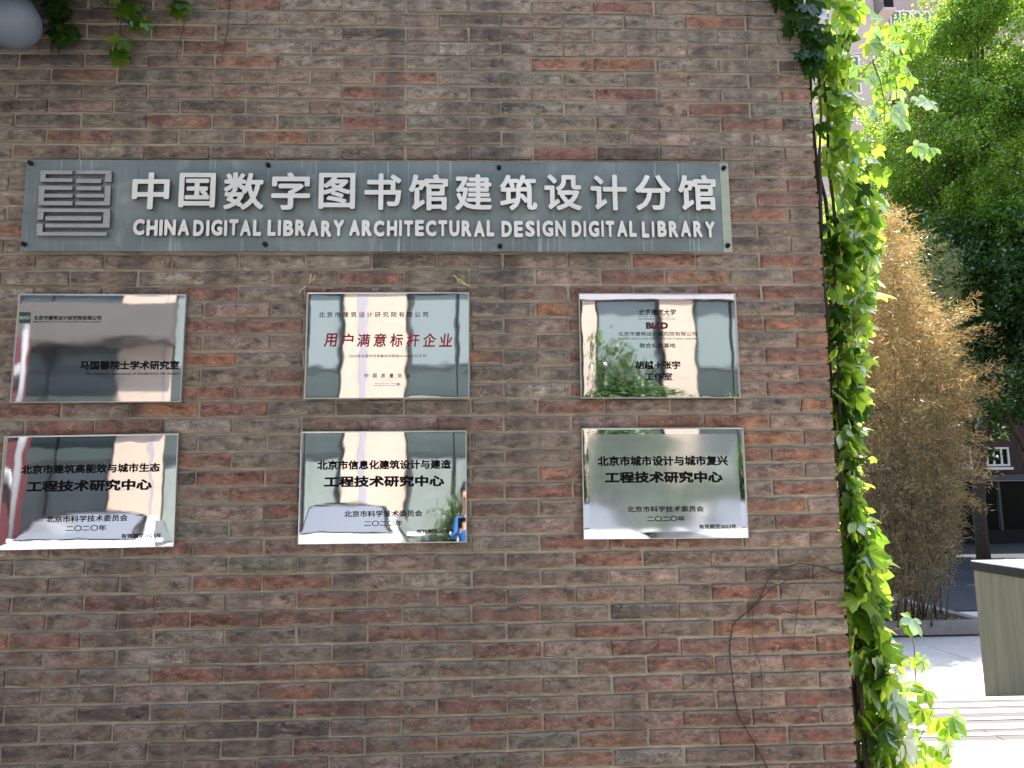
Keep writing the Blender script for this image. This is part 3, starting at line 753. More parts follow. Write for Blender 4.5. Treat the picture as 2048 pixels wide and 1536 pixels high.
# ------------------------------------------------------------------ leaves
def frames(n_, nrm, tip):
    """orthonormal frames (n,3,3) with z along nrm and -y along tip"""
    nrm = nrm/np.linalg.norm(nrm, axis=1, keepdims=True)
    y = -(tip - (tip*nrm).sum(1, keepdims=True)*nrm); y /= np.linalg.norm(y, axis=1, keepdims=True)+1e-9
    x = np.cross(y, nrm); return np.stack([x, y, nrm], 2)
def leaf_cloud(name, pos, nrm, tip, size, shape, m_, parent=None, kind=None):
    """many small leaves: shape (k,3) polygon in leaf space (tip towards -y)"""
    n = len(pos); Fm = frames(n, nrm, tip); k = len(shape)
    V = np.einsum('nij,kj->nki', Fm, shape)*size[:, None, None] + pos[:, None, :]
    Fc = np.arange(n*k).reshape(n, k)
    o = link(name, mesh_np(name, V.reshape(-1, 3), Fc), parent, m_)
    if kind: o['kind'] = kind
    return o
DIAM = np.array([(0, 0, 0), (.34, -.45, .06), (0, -1, -.04), (-.34, -.45, .06)])
OVAL = np.array([(0, 0, 0), (.28, -.3, .05), (.22, -.75, .04), (0, -1, -.04), (-.22, -.75, .04), (-.28, -.3, .05)])
BLADE = np.array([(0, 0, 0), (.075, -.25, .01), (0, -1, -.05), (-.075, -.25, .01)])

def leaflet(V, Fc, ang, L, W, seed, droop):
    rd = random.Random(seed); c, s = math.cos(ang), math.sin(ang)
    prof = [(0.0, .0), (.16, .42), (.36, .86), (.56, 1.0), (.76, .74), (.90, .36), (1.0, 0)]
    mid = []; lf = []; rt = []
    for t, w_ in prof:
        z = -droop*t*t*L
        mid.append((t*L, 0, z)); 
        if 0 < w_:
            jag = 1+.12*rd.choice((-1, 1))
            lf.append((t*L+.03*L, w_*W*jag, z+.16*W)); rt.append((t*L+.03*L, -w_*W*jag, z+.16*W))
    b = len(V)
    def tr(p): x, y, z = p; X = x*c-y*s; Y = x*s+y*c; return (Y, -X, z)
    for p in mid+lf+rt: V.append(tr(p))
    m0 = b; l0 = b+7; r0 = b+12
    Fc.append((m0, l0, m0+1)); Fc.append((m0, m0+1, r0))
    for i in range(4):
        Fc.append((m0+1+i, l0+i, l0+i+1, m0+2+i)); Fc.append((m0+1+i, m0+2+i, r0+i+1, r0+i))
    Fc.append((m0+5, l0+4, m0+6)); Fc.append((m0+5, m0+6, r0+4))
def palmate(seed, n=5):
    V, Fc = [], []
    rd = random.Random(seed)
    angs = [0, .80, -.80, 1.62, -1.62][:n]
    for k, a in enumerate(angs):
        L = (.095, .086, .086, .060, .060)[k]*rd.uniform(.9, 1.1); leaflet(V, Fc, a+rd.gauss(0, .06), L, L*.255, seed*9+k, rd.uniform(0, .28))
    me = bpy.data.meshes.new('leaf'); me.from_pydata(V, [], Fc); me.update()
    me.polygons.foreach_set('use_smooth', [True]*len(me.polygons)); return me
def lobed(seed):
    rd = random.Random(seed)
    pts = []
    for a, r_ in ((-178, .18), (-150, .50), (-128, .62), (-112, .78), (-96, .66), (-78, .62), (-55, .80), (-40, 1.0), (-28, .80), (-16, .76), (-8, .98), (0, 1.18),
                  (8, .98), (16, .76), (28, .80), (40, 1.0), (55, .80), (78, .62), (96, .66), (112, .78), (128, .62), (150, .50), (178, .18)):
        r2 = r_*.075*rd.uniform(.92, 1.08); t = R(a); x, y = math.sin(t)*r2, -math.cos(t)*r2-.03
        pts.append((x, y, .012*math.cos(3*t)*rd.uniform(.3, 1) - .9*(x*x+y*y)*3.6 + .008*math.cos(7*t)))
    V = [(0, -.03, .004)]+pts; n = len(pts)
    Fc = [(0, i, i+1) for i in range(1, n)]
    me = bpy.data.meshes.new('leaf'); me.from_pydata(V, [], Fc); me.update()
    me.polygons.foreach_set('use_smooth', [True]*len(me.polygons)); return me
PAL = [palmate(s) for s in range(4)]+[palmate(9, 3)]; LOB = [lobed(s) for s in range(3)]
for m_ in PAL+LOB: m_.materials.append(MT['creeper'])
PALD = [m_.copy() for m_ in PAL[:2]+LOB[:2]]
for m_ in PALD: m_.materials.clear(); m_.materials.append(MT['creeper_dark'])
PALY = [PAL[0].copy()]
for m_ in PALY: m_.materials.clear(); m_.materials.append(MT['yellowleaf'])

def leaf_matrix(p, n, tip, s):
    n = Vector(n).normalized(); t = Vector(tip); y = -(t-n*t.dot(n)).normalized(); x = y.cross(n)
    m = Matrix((x, y, n)).transposed().to_4x4() @ Matrix.Diagonal((s, s, s, 1)); m.translation = p; return m
def put_leaf(parent, meshes, p, n, tip, s, store=None):
    me = random.choice(meshes); m = leaf_matrix(p, n, tip, s)
    if store is not None: store.append((me, m)); return
    o = link('leaf', me, parent); o.matrix_parent_inverse = parent.matrix_world.inverted() if parent else Matrix(); o.matrix_world = m; return o
def joined_leaves(name, store, parent, m_):
    V, Fc = [], []
    for me, m in store:
        b = len(V); V += [tuple(m @ v.co) for v in me.vertices]; Fc += [tuple(b+i for i in p.vertices) for p in me.polygons]
    me = bpy.data.meshes.new(name); me.from_pydata(V, [], Fc); me.update(); me.polygons.foreach_set('use_smooth', [True]*len(me.polygons))
    o = link(name, me, None, m_); o.parent = parent
    if parent: o.matrix_parent_inverse = parent.matrix_world.inverted()
    return o

# main creeper on the wall's right corner
creep = empty('virginia_creeper', (.06, .15, 0)); tag(creep, 'sunlit bright green creeper climbing the right end of the brick wall', 'climbing plant')
bpy.context.view_layer.update()
def cpar(o): o.parent = creep; o.matrix_parent_inverse = creep.matrix_world.inverted(); return o
def interp(tab, v):
    if v <= tab[0][0]: return tab[0][1]
    for (a, x), (b, y) in zip(tab, tab[1:]):
        if v <= b: return x+(y-x)*(v-a)/(b-a)
    return tab[-1][1]
EDGE = [(-200, 1592), (0, 1602), (200, 1617), (390, 1635), (760, 1659), (1150, 1686), (1536, 1713), (1700, 1724)]
OUT = [(-200, 130), (0, 125), (120, 85), (260, 85), (330, 100), (400, 110), (470, 125), (600, 95), (700, 75), (760, 60), (820, 45), (900, 34), (960, 34), (1020, 42), (1080, 52), (1150, 44), (1220, 52), (1300, 78), (1400, 100), (1500, 110), (1700, 120)]
cand = []
for k in range(1250):
    py = random.uniform(-190, 1640)
    e = interp(EDGE, py); wv = interp(OUT, py)
    u = random.random()**.85
    px = e+8+u*wv*.86
    y = random.uniform(.02, .34) if random.random() < .8 else random.uniform(.0, .08)
    if py < 420 and u < .3 and random.random() < .75: continue      # bare woody gap beside the bricks
    if 820 < py < 1010 and random.random() < .25: continue
    p = at_y(px, py, y)
    if p.x < .012: p.x = .012+random.random()*.02
    cand.append((py, u, p))
random.shuffle(cand)
rest = []; darkrest = []; nobj = 0
for py, u, p in cand:
    n = Vector((.55, -.35, .30)) + Vector((random.gauss(0, .5), random.gauss(0, .5), random.gauss(0, .45)))
    tip = Vector((.35, -.1, -1)) + Vector((random.gauss(0, .35), random.gauss(0, .35), random.gauss(0, .3)))
    big = 1060 < py < 1330
    ms = LOB if (big or random.random() < .3) else PAL
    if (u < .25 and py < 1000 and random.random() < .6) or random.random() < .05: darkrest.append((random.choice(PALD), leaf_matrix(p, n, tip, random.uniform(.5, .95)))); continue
    s = random.uniform(.8, 1.12) if big else random.uniform(.45, .88)
    if py > 1350: ms = PAL; s = random.uniform(.65, 1.05)
    if nobj < 262 and 0 <= py <= 1536: put_leaf(creep, ms, p, n, tip, s); nobj += 1
    else: put_leaf(creep, ms, p, n, tip, s, rest)
# hanging sprays that stand out against the trees: (stem polyline px, leaf centres)
sprays = [([(1640, 140), (1690, 112), (1730, 106), (1768, 92), (1788, 78)], .28, [(1745, 78), (1762, 60), (1790, 62), (1812, 80), (1776, 105), (1740, 100), (1828, 88), (1752, 40), (1800, 100)]),
          ([(1768, 92), (1786, 100), (1792, 140), (1793, 190), (1795, 260)], .30, [(1775, 130), (1800, 125), (1812, 145), (1782, 160), (1818, 165), (1776, 180), (1800, 190), (1806, 222), (1782, 235), (1800, 250)]),
          ([(1745, 122), (1760, 160), (1768, 200), (1770, 250)], .26, [(1752, 150), (1740, 165), (1770, 175), (1752, 195), (1760, 215), (1745, 232)]),
          ([(1690, 190), (1710, 160), (1745, 122), (1768, 96)], .24, [(1700, 170), (1715, 145)]),
          ([(1800, 100), (1820, 140), (1836, 215), (1842, 300)], .34, [(1855, 215), (1838, 208), (1828, 305), (1866, 308), (1845, 310)]),
          ([(1700, 300), (1740, 340), (1765, 390), (1740, 440)], .2, [(1750, 300), (1742, 330), (1765, 345), (1756, 410), (1735, 460)]),
          ([(1700, 690), (1725, 720)], .15, [(1722, 700)]),
          ([(1700, 830), (1712, 838), (1735, 836)], .15, []), ([(1690, 850), (1720, 872)], .18, [(1730, 873)]),
          ([(1700, 935), (1725, 930), (1740, 945)], .16, [(1752, 930)]), ([(1700, 928), (1735, 912)], .18, []),
          ([(1780, 1262), (1815, 1252), (1828, 1290), (1832, 1370), (1838, 1440)], .5, [(1805, 1250), (1825, 1252), (1830, 1330), (1845, 1335)]),
          ([(1810, 1500), (1815, 1430), (1870, 1410), (1845, 1465), (1828, 1500)], .35, [(1822, 1385), (1852, 1395), (1845, 1432), (1880, 1450), (1905, 1450), (1895, 1470), (1822, 1475), (1790, 1490), (1850, 1500), (1875, 1512), (1895, 1500), (1790, 1520), (1835, 1520), (1870, 1535)]),
          ([(1760, 1330), (1790, 1370), (1800, 1300)], .3, [(1785, 1300), (1765, 1345), (1795, 1335), (1775, 1400), (1790, 1410)])]
for pts, yd, leaves in sprays:
    if not leaves or len(leaves) < 2: rads = [.0022, .0012]
    L3 = [at_y(x, y, yd) for x, y in pts]
    mb = MB(); n = len(L3); mb.tube(L3, [.0038-.0024*i/(n-1) for i in range(n)], 5); cpar(mb.build('tendril', MT['greenstem'], None, True))
    for (x, y) in leaves:
        p = at_y(x, y, yd+random.gauss(0, .03)) + Vector((0, 0, .03))
        n_ = Vector((.1, -.85, .25)) + Vector((random.gauss(0, .2), random.gauss(0, .15), random.gauss(0, .2)))
        tip = Vector((random.gauss(0, .5), 0, -1))
        small = y > 680 and y < 960
        put_leaf(creep, PAL if random.random() < .9 else LOB, p, n_, tip, random.uniform(.3, .45) if small else random.uniform(.62, .95), None if nobj < 300 else rest); nobj += 1
put_leaf(creep, PALY, at_y(1622, 22, .0), (0, -1, .3), (1, 0, -.6), .8); put_leaf(creep, PALY, at_y(1692, 795, .1), (.2, -1, .3), (.2, 0, -1), .6)
o = joined_leaves('leaf_mass', rest, creep, MT['creeper']); o['kind'] = 'stuff'
o = joined_leaves('shade_tinted_leaf_mass', darkrest, creep, MT['creeper_dark']); o['kind'] = 'stuff'; o['label'] = 'creeper leaves close to the wall, coloured darker for shade'
for k in range(9):        # old woody stems against the wall's end
    x0 = .03+random.random()*.05; y0 = .05+.03*k; z = 0; pts = []
    while z < 4.1: pts.append((x0+.03*math.sin(z*2.1+k*1.7)+random.gauss(0, .009), y0+.02*math.sin(z*1.6+k*2), z)); z += .16
    mb = MB(); mb.tube(pts, [(.010-.006*i/len(pts))*random.uniform(.8, 1.25) for i in range(len(pts))], 7); cpar(mb.build('woody_stem', MT['bark'], None, True))
for k in range(70):       # thin cross tendrils
    z = random.uniform(.3, 3.6); y = random.uniform(.0, .3); x = .02+random.random()*.05
    pts = [(x+t*random.uniform(.02, .05), y-.01*t, z+t*random.uniform(-.05, .04)) for t in range(4)]
    mb = MB(); mb.tube(pts, .0013, 4); cpar(mb.build('tendril', MT['greenstem']))

# creeper leaves along the wall's top, mostly in the shade-darkened green
def shade_creeper(name, label, centers, n, spread, stems, sz=(.5, .95), ms=None):
    root = empty(name, at_y(*centers[0][:2], -.02)); tag(root, label, 'climbing plant'); bpy.context.view_layer.update()
    for k in range(n):
        cx, cy, rx, ry = random.choice(centers); px = random.gauss(cx, rx); py = random.gauss(cy, ry)
        p = at_y(px, py, -random.uniform(.012, .05))
        nn = Vector((0, -1, .45))+Vector((random.gauss(0, .35), random.gauss(0, .2), random.gauss(0, .3)))
        put_leaf(root, ms or PALD, p, nn, (random.gauss(0, .4), 0, -1), random.uniform(*sz))
    for st in stems:
        mb = MB(); mb.tube([at_y(x, y, -.012) for x, y in st], .0016, 4); o = mb.build('stem', MT['stem']); o.parent = root; o.matrix_parent_inverse = root.matrix_world.inverted()
    return root
shade_creeper('hanging_creeper', 'creeper in a shade-darkened green hanging over the wall top beside the grey pipe', [(95, 10, 18, 14), (110, 30, 15, 14), (130, 55, 6, 5), (70, -40, 60, 25)], 26, 0, [[(125, 0), (122, 60), (105, 108)], [(117, 0), (118, 20)]], (.4, .8))
ov = []  # out-of-view leaves added to darken the wall's top left corner
for k in range(3200):
    p = Vector((random.uniform(-4.7, -2.45), -abs(random.gauss(0, .42)), 3.58+abs(random.gauss(0, .2)))); p.y = max(p.y, -.95)
    if random.random() < (p.x+4.7)/3.2*.8: continue
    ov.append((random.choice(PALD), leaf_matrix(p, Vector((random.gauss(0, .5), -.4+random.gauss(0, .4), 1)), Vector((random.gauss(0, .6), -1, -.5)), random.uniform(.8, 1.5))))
hc = bpy.data.objects['hanging_creeper']; oo = joined_leaves('added_shade_leaves', ov, hc, MT['creeper_dark']); oo['kind'] = 'stuff'
shade_creeper('hanging_creeper', 'green creeper sprig hanging at the wall top left of the middle', [(255, 8, 14, 10), (275, 22, 16, 12), (290, 45, 8, 8), (243, 95, 6, 10), (360, 6, 8, 8), (240, -40, 60, 20)], 34, 0, [[(235, -20), (240, 40), (242, 110)], [(240, 0), (205, 10), (188, 20)], [(460, 0), (455, 60), (442, 120)], [(370, -10), (368, 50), (352, 118)]], (.35, .72), PAL[:2]+LOB[:2])
shade_creeper('hanging_creeper', 'creeper leaves in a shade-darkened green spilling round the top right corner onto the bricks', [(1600, 20, 22, 22), (1622, 60, 12, 30), (1615, 130, 8, 20), (1570, -30, 30, 20), (1628, 95, 8, 20)], 60, 0, [[(1590, -20), (1610, 60), (1622, 150)]], (.45, .85))

# bare tendrils on the lower right bricks
ten = empty('bare_vine', at_y(1466, 1250, -.01)); tag(ten, 'thin bare brown vine looping down over the lower right bricks', 'vine'); bpy.context.view_layer.update()
polys = [([(1690, 1150), (1650, 1135), (1600, 1126), (1560, 1137), (1535, 1160), (1522, 1190), (1505, 1215), (1480, 1235), (1466, 1250), (1461, 1280), (1459, 1310), (1463, 1345), (1468, 1385), (1475, 1425), (1490, 1455), (1510, 1490), (1540, 1545)], .0034),
         ([(1690, 1146), (1660, 1143), (1637, 1144), (1618, 1158), (1575, 1160), (1550, 1172), (1525, 1195), (1505, 1215)], .0025),
         ([(1611, 1165), (1600, 1190), (1595, 1220), (1590, 1265), (1583, 1312)], .0014), ([(1499, 1195), (1500, 1235), (1500, 1258)], .0013),
         ([(1504, 1215), (1504, 1270), (1510, 1300), (1522, 1336), (1524, 1375), (1523, 1418)], .0014), ([(1470, 1365), (1495, 1385), (1520, 1402), (1535, 1414)], .0011),
         ([(1594, 1228), (1578, 1240), (1572, 1250)], .0009)]
for pts, rad in polys:
    L3 = []
    for (a, b), (c, d_) in zip(pts, pts[1:]):
        for t in (0, .5): L3.append(at_y(a+(c-a)*t+random.gauss(0, .7), b+(d_-b)*t+random.gauss(0, .7), -.012-abs(random.gauss(0, .003))))
    L3.append(at_y(*pts[-1], -.008))
    mb = MB(); mb.tube(L3, [rad*random.uniform(.6, .95) for _ in L3], 5)
    if rad > .0018:      # short clinging rootlets
        for q in L3:
            for _ in range(3):
                dv = Vector((random.gauss(0, .011), .004, random.gauss(0, .011))); mb.tube([q, q+dv], [.0009, .0004], 3)
    o = mb.build('stem', MT['stem']); o.parent = ten; o.matrix_parent_inverse = ten.matrix_world.inverted()

# grey pipe end at the top left
pipe = empty('downpipe_end', at_y(20, 20, -.22)); tag(pipe, 'smooth grey rounded metal hood jutting out at the wall top left', 'pipe'); bpy.context.view_layer.update()
axis = (at_y(38, 50, -.26)-at_y(-130, -70, -.10)).normalized(); tipc = at_y(36, 52, -.26); rad = .088
q = axis.to_track_quat('Z', 'Y').to_matrix().to_4x4(); bm_ = bmesh.new(); prev = None
prof = [(-.55, .125), (-.3, .115), (-.12, .104), (-.04, .096), (0, .086), (.02, .072), (.032, .052), (.038, .026)]
for t, r_ in prof:
    ring = [bm_.verts.new(Matrix.Translation(tipc) @ q @ Vector((r_*math.cos(k*math.pi/16), r_*math.sin(k*math.pi/16), t))) for k in range(32)]
    if prev:
        for k in range(32): bm_.faces.new((prev[k], prev[(k+1) % 32], ring[(k+1) % 32], ring[k]))
    else: bm_.faces.new(ring[::-1])
    prev = ring
bm_.faces.new(prev); me = bpy.data.meshes.new('hood'); bm_.to_mesh(me); bm_.free(); me.polygons.foreach_set('use_smooth', [True]*len(me.polygons))
o = link('hood', me, None, MT['pipe']); o.parent = pipe; o.matrix_parent_inverse = pipe.matrix_world.inverted()
mb = MB(); mb.cyl(tipc-axis*.075, tipc-axis*.06, .1025, n=40); o = mb.build('seam_band', MT['frame']); o.parent = pipe; o.matrix_parent_inverse = pipe.matrix_world.inverted()
mb = MB(); c0 = tipc-axis*.35; mb.cyl(c0, (c0.x, .02, c0.z), .03, n=12); o = mb.build('bracket', MT['pipe']); o.parent = pipe; o.matrix_parent_inverse = pipe.matrix_world.inverted()

# ------------------------------------------------------------------ concrete planter wall at the right
bx = empty('concrete_block', (2.6, 2.3, 0)); tag(bx, 'board-marked concrete block with a black stone slab, its top coloured sunlit white, at the right edge', 'planter')
bpy.context.view_layer.update()
def bp_(o): o.parent = bx; o.matrix_parent_inverse = bx.matrix_world.inverted(); return o
cl = at_z(1970, 1393, 0.0); XL = cl.x; YF = cl.y
print('block corner', XL, YF)
ztop = at_y(1948, 1140, YF).z
mb = MB(); mb.box(XL, XL+.9, 1.2, YF, 0, ztop, .006); bp_(mb.build('block_body', MT['concrete']))
mb = MB(); mb.box(XL-.012, XL+.92, 1.18, YF+.015, ztop+.001, ztop+.062, .003); bp_(mb.build('black_slab', MT['black_slab']))
mb = MB(); mb.box(XL-.006, XL+.91, 1.19, YF+.010, ztop+.0625, ztop+.072, .002); bp_(mb.build('sunlit_top', MT['sunlit_top']))  # sunlight on the dark slab's top put in as white colour

# ------------------------------------------------------------------ bamboo
def tube_obj(name, pts, rad, m_, root, n=6):
    mb = MB(); mb.tube(pts, rad, n); o = mb.build(name, m_, None, True); o.parent = root; o.matrix_parent_inverse = root.matrix_world.inverted(); return o
def bamboo(name, label, outline, ybase, yd, nleaf, ncane, m_, xrange, seed, leafL=.085, up=.5, sprays_=(), lowm=None):
    r_ = np.random.default_rng(seed)
    root = empty(name, (at_y((xrange[0]+xrange[1])/2, 1200, ybase).x, ybase, .1)); tag(root, label, 'bamboo'); bpy.context.view_layer.update()
    for k in range(ncane):
        short = k % 5 != 0
        px = random.uniform(*xrange); yy = ybase+random.uniform(-.45, .5); b = at_z(px, 1215, .1); b = Vector((at_y(px, 1200, yy).x, yy, .09))
        topp = at_y(px+random.uniform(-30, 40), random.uniform(960, 1040) if short else random.uniform(700, 900), yy+random.uniform(-.2, .2))
        midp = b.lerp(topp, .5)+Vector((random.gauss(0, .07), random.gauss(0, .07), 0))
        pts = [b.lerp(midp, t/4) for t in range(4)]+[midp.lerp(topp, t/4) for t in range(5)]
        tube_obj('cane', pts, [.010-.0007*i for i in range(len(pts))], MT['cane'], root, 5)
    # leaf sprays: clumps along twigs inside the outline
    pos = []; nr = []; tp = []; sz = []; low = []
    y0s = [o_[0] for o_ in outline]; 
    nclump = nleaf//16
    wts = np.array([max(1., o_[2]-o_[1]) for o_ in outline]); cum = []
    for k in range(nclump):
        while True:
            py = random.uniform(y0s[0], y0s[-1]); a = interp([(o_[0], o_[1]) for o_ in outline], py); b = interp([(o_[0], o_[2]) for o_ in outline], py)
            if random.random() < (b-a)/260: break
        u = random.random(); px = a+(b-a)*u; y = ybase+random.gauss(0, yd)*(1-.3*abs(2*u-1))
        dens = mnoise.noise(Vector((px*.018, py*.014, y*1.2)))
        if dens < -.16 and random.random() < .75: continue
        c = at_y(px, py, y)
        dirv = Vector(((u-.35)*1.6+random.gauss(0, .5), random.gauss(0, .5), random.gauss(.15, .5))).normalized()
        L = random.uniform(.10, .28)
        for j in range(16):
            t = j/16; q_ = c+dirv*L*t+Vector((random.gauss(0, .018), random.gauss(0, .018), random.gauss(0, .018)))
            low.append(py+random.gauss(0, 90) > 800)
            pos.append(q_); tp.append(dirv*1.0+Vector((random.gauss(0, .6), random.gauss(0, .6), random.gauss(-.1, .6)))); nr.append(Vector((random.gauss(0, 1), random.gauss(-.3, 1), random.gauss(.4, 1)))); sz.append(leafL*random.uniform(.5, 1.25))
    for (sx, sy, ex, ey, nn) in sprays_:      # arching tips that break the outline
        for k in range(nn*2):
            a = at_y(sx+random.gauss(0, 8), sy+random.gauss(0, 8), ybase+random.gauss(0, .15)); b = at_y(ex+random.gauss(0, 12), ey+random.gauss(0, 14), ybase+random.gauss(0, .2))
            dirv = (b-a).normalized()
            for j in range(34):
                t = random.random(); q_ = a.lerp(b, t)+Vector((random.gauss(0, .02), random.gauss(0, .02), random.gauss(0, .02)+.05*math.sin(t*3)))
                low.append(sy > 1020); pos.append(q_); tp.append(dirv+Vector((random.gauss(0, .45), random.gauss(0, .5), random.gauss(.05, .5)))); nr.append(Vector((random.gauss(0, 1), random.gauss(-.3, 1), random.gauss(.4, 1)))); sz.append(leafL*random.uniform(.6, 1.3))
    low = np.array(low)
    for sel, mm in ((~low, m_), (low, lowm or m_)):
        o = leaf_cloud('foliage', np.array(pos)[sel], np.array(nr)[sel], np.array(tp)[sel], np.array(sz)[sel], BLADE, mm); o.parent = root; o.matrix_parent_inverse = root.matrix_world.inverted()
    return root
bamboo('dry_bamboo', 'tall clump of dry golden brown bamboo standing in the bed behind the creeper',
       [(425, 1775, 1800), (470, 1750, 1822), (540, 1725, 1822), (590, 1700, 1840), (650, 1690, 1885), (720, 1690, 1920), (800, 1690, 1930), (900, 1690, 1915), (1000, 1690, 1905), (1080, 1695, 1895), (1140, 1700, 1880), (1190, 1705, 1850)],
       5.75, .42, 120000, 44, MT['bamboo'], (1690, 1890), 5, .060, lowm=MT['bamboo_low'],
       sprays_=[(1880, 660, 1950, 612, 7), (1880, 690, 1978, 668, 6), (1900, 770, 2000, 745, 6), (1890, 800, 2008, 790, 7), (1900, 830, 1962, 836, 4), (1890, 880, 1975, 872, 4),
                (1890, 960, 1982, 955, 5), (1880, 990, 1960, 1000, 4), (1870, 1030, 1930, 1050, 4), (1780, 480, 1795, 425, 6), (1790, 520, 1822, 500, 5), (1870, 1080, 1918, 1110, 3), (1860, 920, 1975, 915, 4), (1860, 1120, 1905, 1140, 2)])
bamboo('green_bamboo', 'smaller olive green bamboo tuft behind the dry clump', [(480, 1835, 1870), (510, 1820, 1895), (600, 1815, 1900), (700, 1820, 1900), (800, 1830, 1890), (1000, 1840, 1880)],
       7.0, .25, 16000, 5, MT['bamboo_green'], (1840, 1880), 6, .075)
# dead leaves lying on the bed
n = 2600; pos = np.stack([rng.uniform(-.5, 3.9, n), rng.uniform(KY+.1, KY+2.4, n), np.full(n, .135)], 1)
o = leaf_cloud('fallen_leaves', pos, rng.normal(0, .25, (n, 3))+np.array([0, 0, 1]), rng.normal(0, 1, (n, 3)), rng.uniform(.04, .09, n), BLADE*np.array([1.8, 1, 1]), MT['bamboo'])
tag(o, 'dry fallen bamboo leaves littering the soil behind the kerb', 'leaf litter', kind='stuff')

# ------------------------------------------------------------------ trees
def tree(name, label, base, h, crown, nleaf, leaf, m_, group=None, clumps=60, trunk_r=.13, seed=1, limbs=9, tilt=(0, 0), csig=.42):
    """crown = (cx, cy, cz, rx, ry, rz)"""
    rd = random.Random(seed); r_ = np.random.default_rng(seed)
    root = empty(name, base); tag(root, label, 'tree', group); bpy.context.view_layer.update()
    B = Vector(base); C = Vector(crown[:3])
    top = Vector((C.x, C.y, C.z+crown[5]*.5)); pts = [B.lerp(top, t/8)+Vector((rd.gauss(0, .06), rd.gauss(0, .06), 0))*(t > 0) for t in range(9)]
    tube_obj('trunk', pts, [trunk_r*(1-.09*i) for i in range(9)], MT['bark'], root, 8)
    cl = []
    for k in range(clumps):
        v = Vector((rd.gauss(0, 1), rd.gauss(0, 1), rd.gauss(0, 1))).normalized()*(rd.random()**.45)
        cl.append(Vector((C.x+v.x*crown[3], C.y+v.y*crown[4], C.z+v.z*crown[5])))
    for k in range(limbs):
        c = cl[k]; t = rd.uniform(.25, .8); s = B.lerp(top, t); m1 = s.lerp(c, .5)+Vector((rd.gauss(0, .15), rd.gauss(0, .15), .25))
        tube_obj('limb', [s, s.lerp(m1, .5), m1, m1.lerp(c, .5), c], [trunk_r*.38, trunk_r*.3, trunk_r*.22, trunk_r*.15, trunk_r*.07], MT['bark'], root, 6)
    CL = np.array(cl); wts = r_.uniform(.4, 1.6, len(CL)); idx = r_.choice(len(CL), nleaf, p=wts/wts.sum())
    off = r_.normal(0, 1, (nleaf, 3)); off /= np.linalg.norm(off, axis=1, keepdims=True); off *= (r_.random((nleaf, 1))**.5)*csig*1.7
    off[:, 2] *= .62
    # small twigs: cluster leaves by snapping towards sub-centres
    sub = r_.normal(0, csig*.75, (len(CL)*14, 3)); sub[:, 2] *= .7; si = idx*14+r_.integers(0, 14, nleaf)
    pos = CL[idx]+sub[si]+r_.normal(0, csig*.20, (nleaf, 3))
    pos = np.where(r_.random((nleaf, 1)) < .2, CL[idx]+off, pos)
    pos[:, 2] = np.maximum(pos[:, 2], .15)
    nr = r_.normal(0, .75, (nleaf, 3))+np.array([0, 0, .8]); tp = r_.normal(0, .8, (nleaf, 3))+np.array([0, 0, -.5])
    o = leaf_cloud('crown', pos, nr, tp, r_.uniform(.65, 1.3, nleaf)*leaf, DIAM, m_); o.parent = root; o.matrix_parent_inverse = root.matrix_world.inverted()
    return root
G = 'leafy trees behind the wall'
def gp(px, d): v = at_y(px, 960, d-2.862); return v.x      # world x seen at that picture column and distance
tree('locust_tree', 'bright yellow-green tree filling the sky right of the creeper', (gp(1950, 13), 10.1, 0), 9, (gp(2035, 13), 10.2, 7.8, 1.65, 1.5, 3.7), 210000, .052, MT['tree_leaf'], G, 150, .12, 3, 16, csig=.34)
tree('locust_tree', 'sunlit lighter green tree with a low crown directly behind the creeper', (gp(1790, 16), 13.2, 0), 7, (gp(1800, 16), 13.3, 5.6, 1.9, 1.5, 2.6), 120000, .06, MT['tree_leaf'], G, 110, .12, 4, 10, csig=.36)
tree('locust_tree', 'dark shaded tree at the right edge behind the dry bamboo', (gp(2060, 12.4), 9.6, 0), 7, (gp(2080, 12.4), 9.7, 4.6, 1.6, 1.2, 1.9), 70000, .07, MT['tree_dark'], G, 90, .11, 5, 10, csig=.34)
tree('locust_tree', 'small yellow-green tree between the pink block and the hanging creeper sprays', (gp(1860, 15), 12.1, 0), 7, (gp(1872, 15), 12.1, 7.7, .85, .9, 1.9), 60000, .055, MT['tree_leaf'], G, 60, .10, 14, 8, csig=.3)
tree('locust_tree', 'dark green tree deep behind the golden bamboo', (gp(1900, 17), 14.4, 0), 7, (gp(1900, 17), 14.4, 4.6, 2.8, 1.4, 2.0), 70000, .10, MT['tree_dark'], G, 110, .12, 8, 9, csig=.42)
tree('locust_tree', 'tall dark tree partly beyond the right edge of the picture', (gp(2230, 16), 13.6, 0), 9, (gp(2230, 16), 13.6, 6.4, 2.8, 1.9, 3.9), 70000, .12, MT['tree_dark'], G, 120, .16, 9, 9, csig=.5)

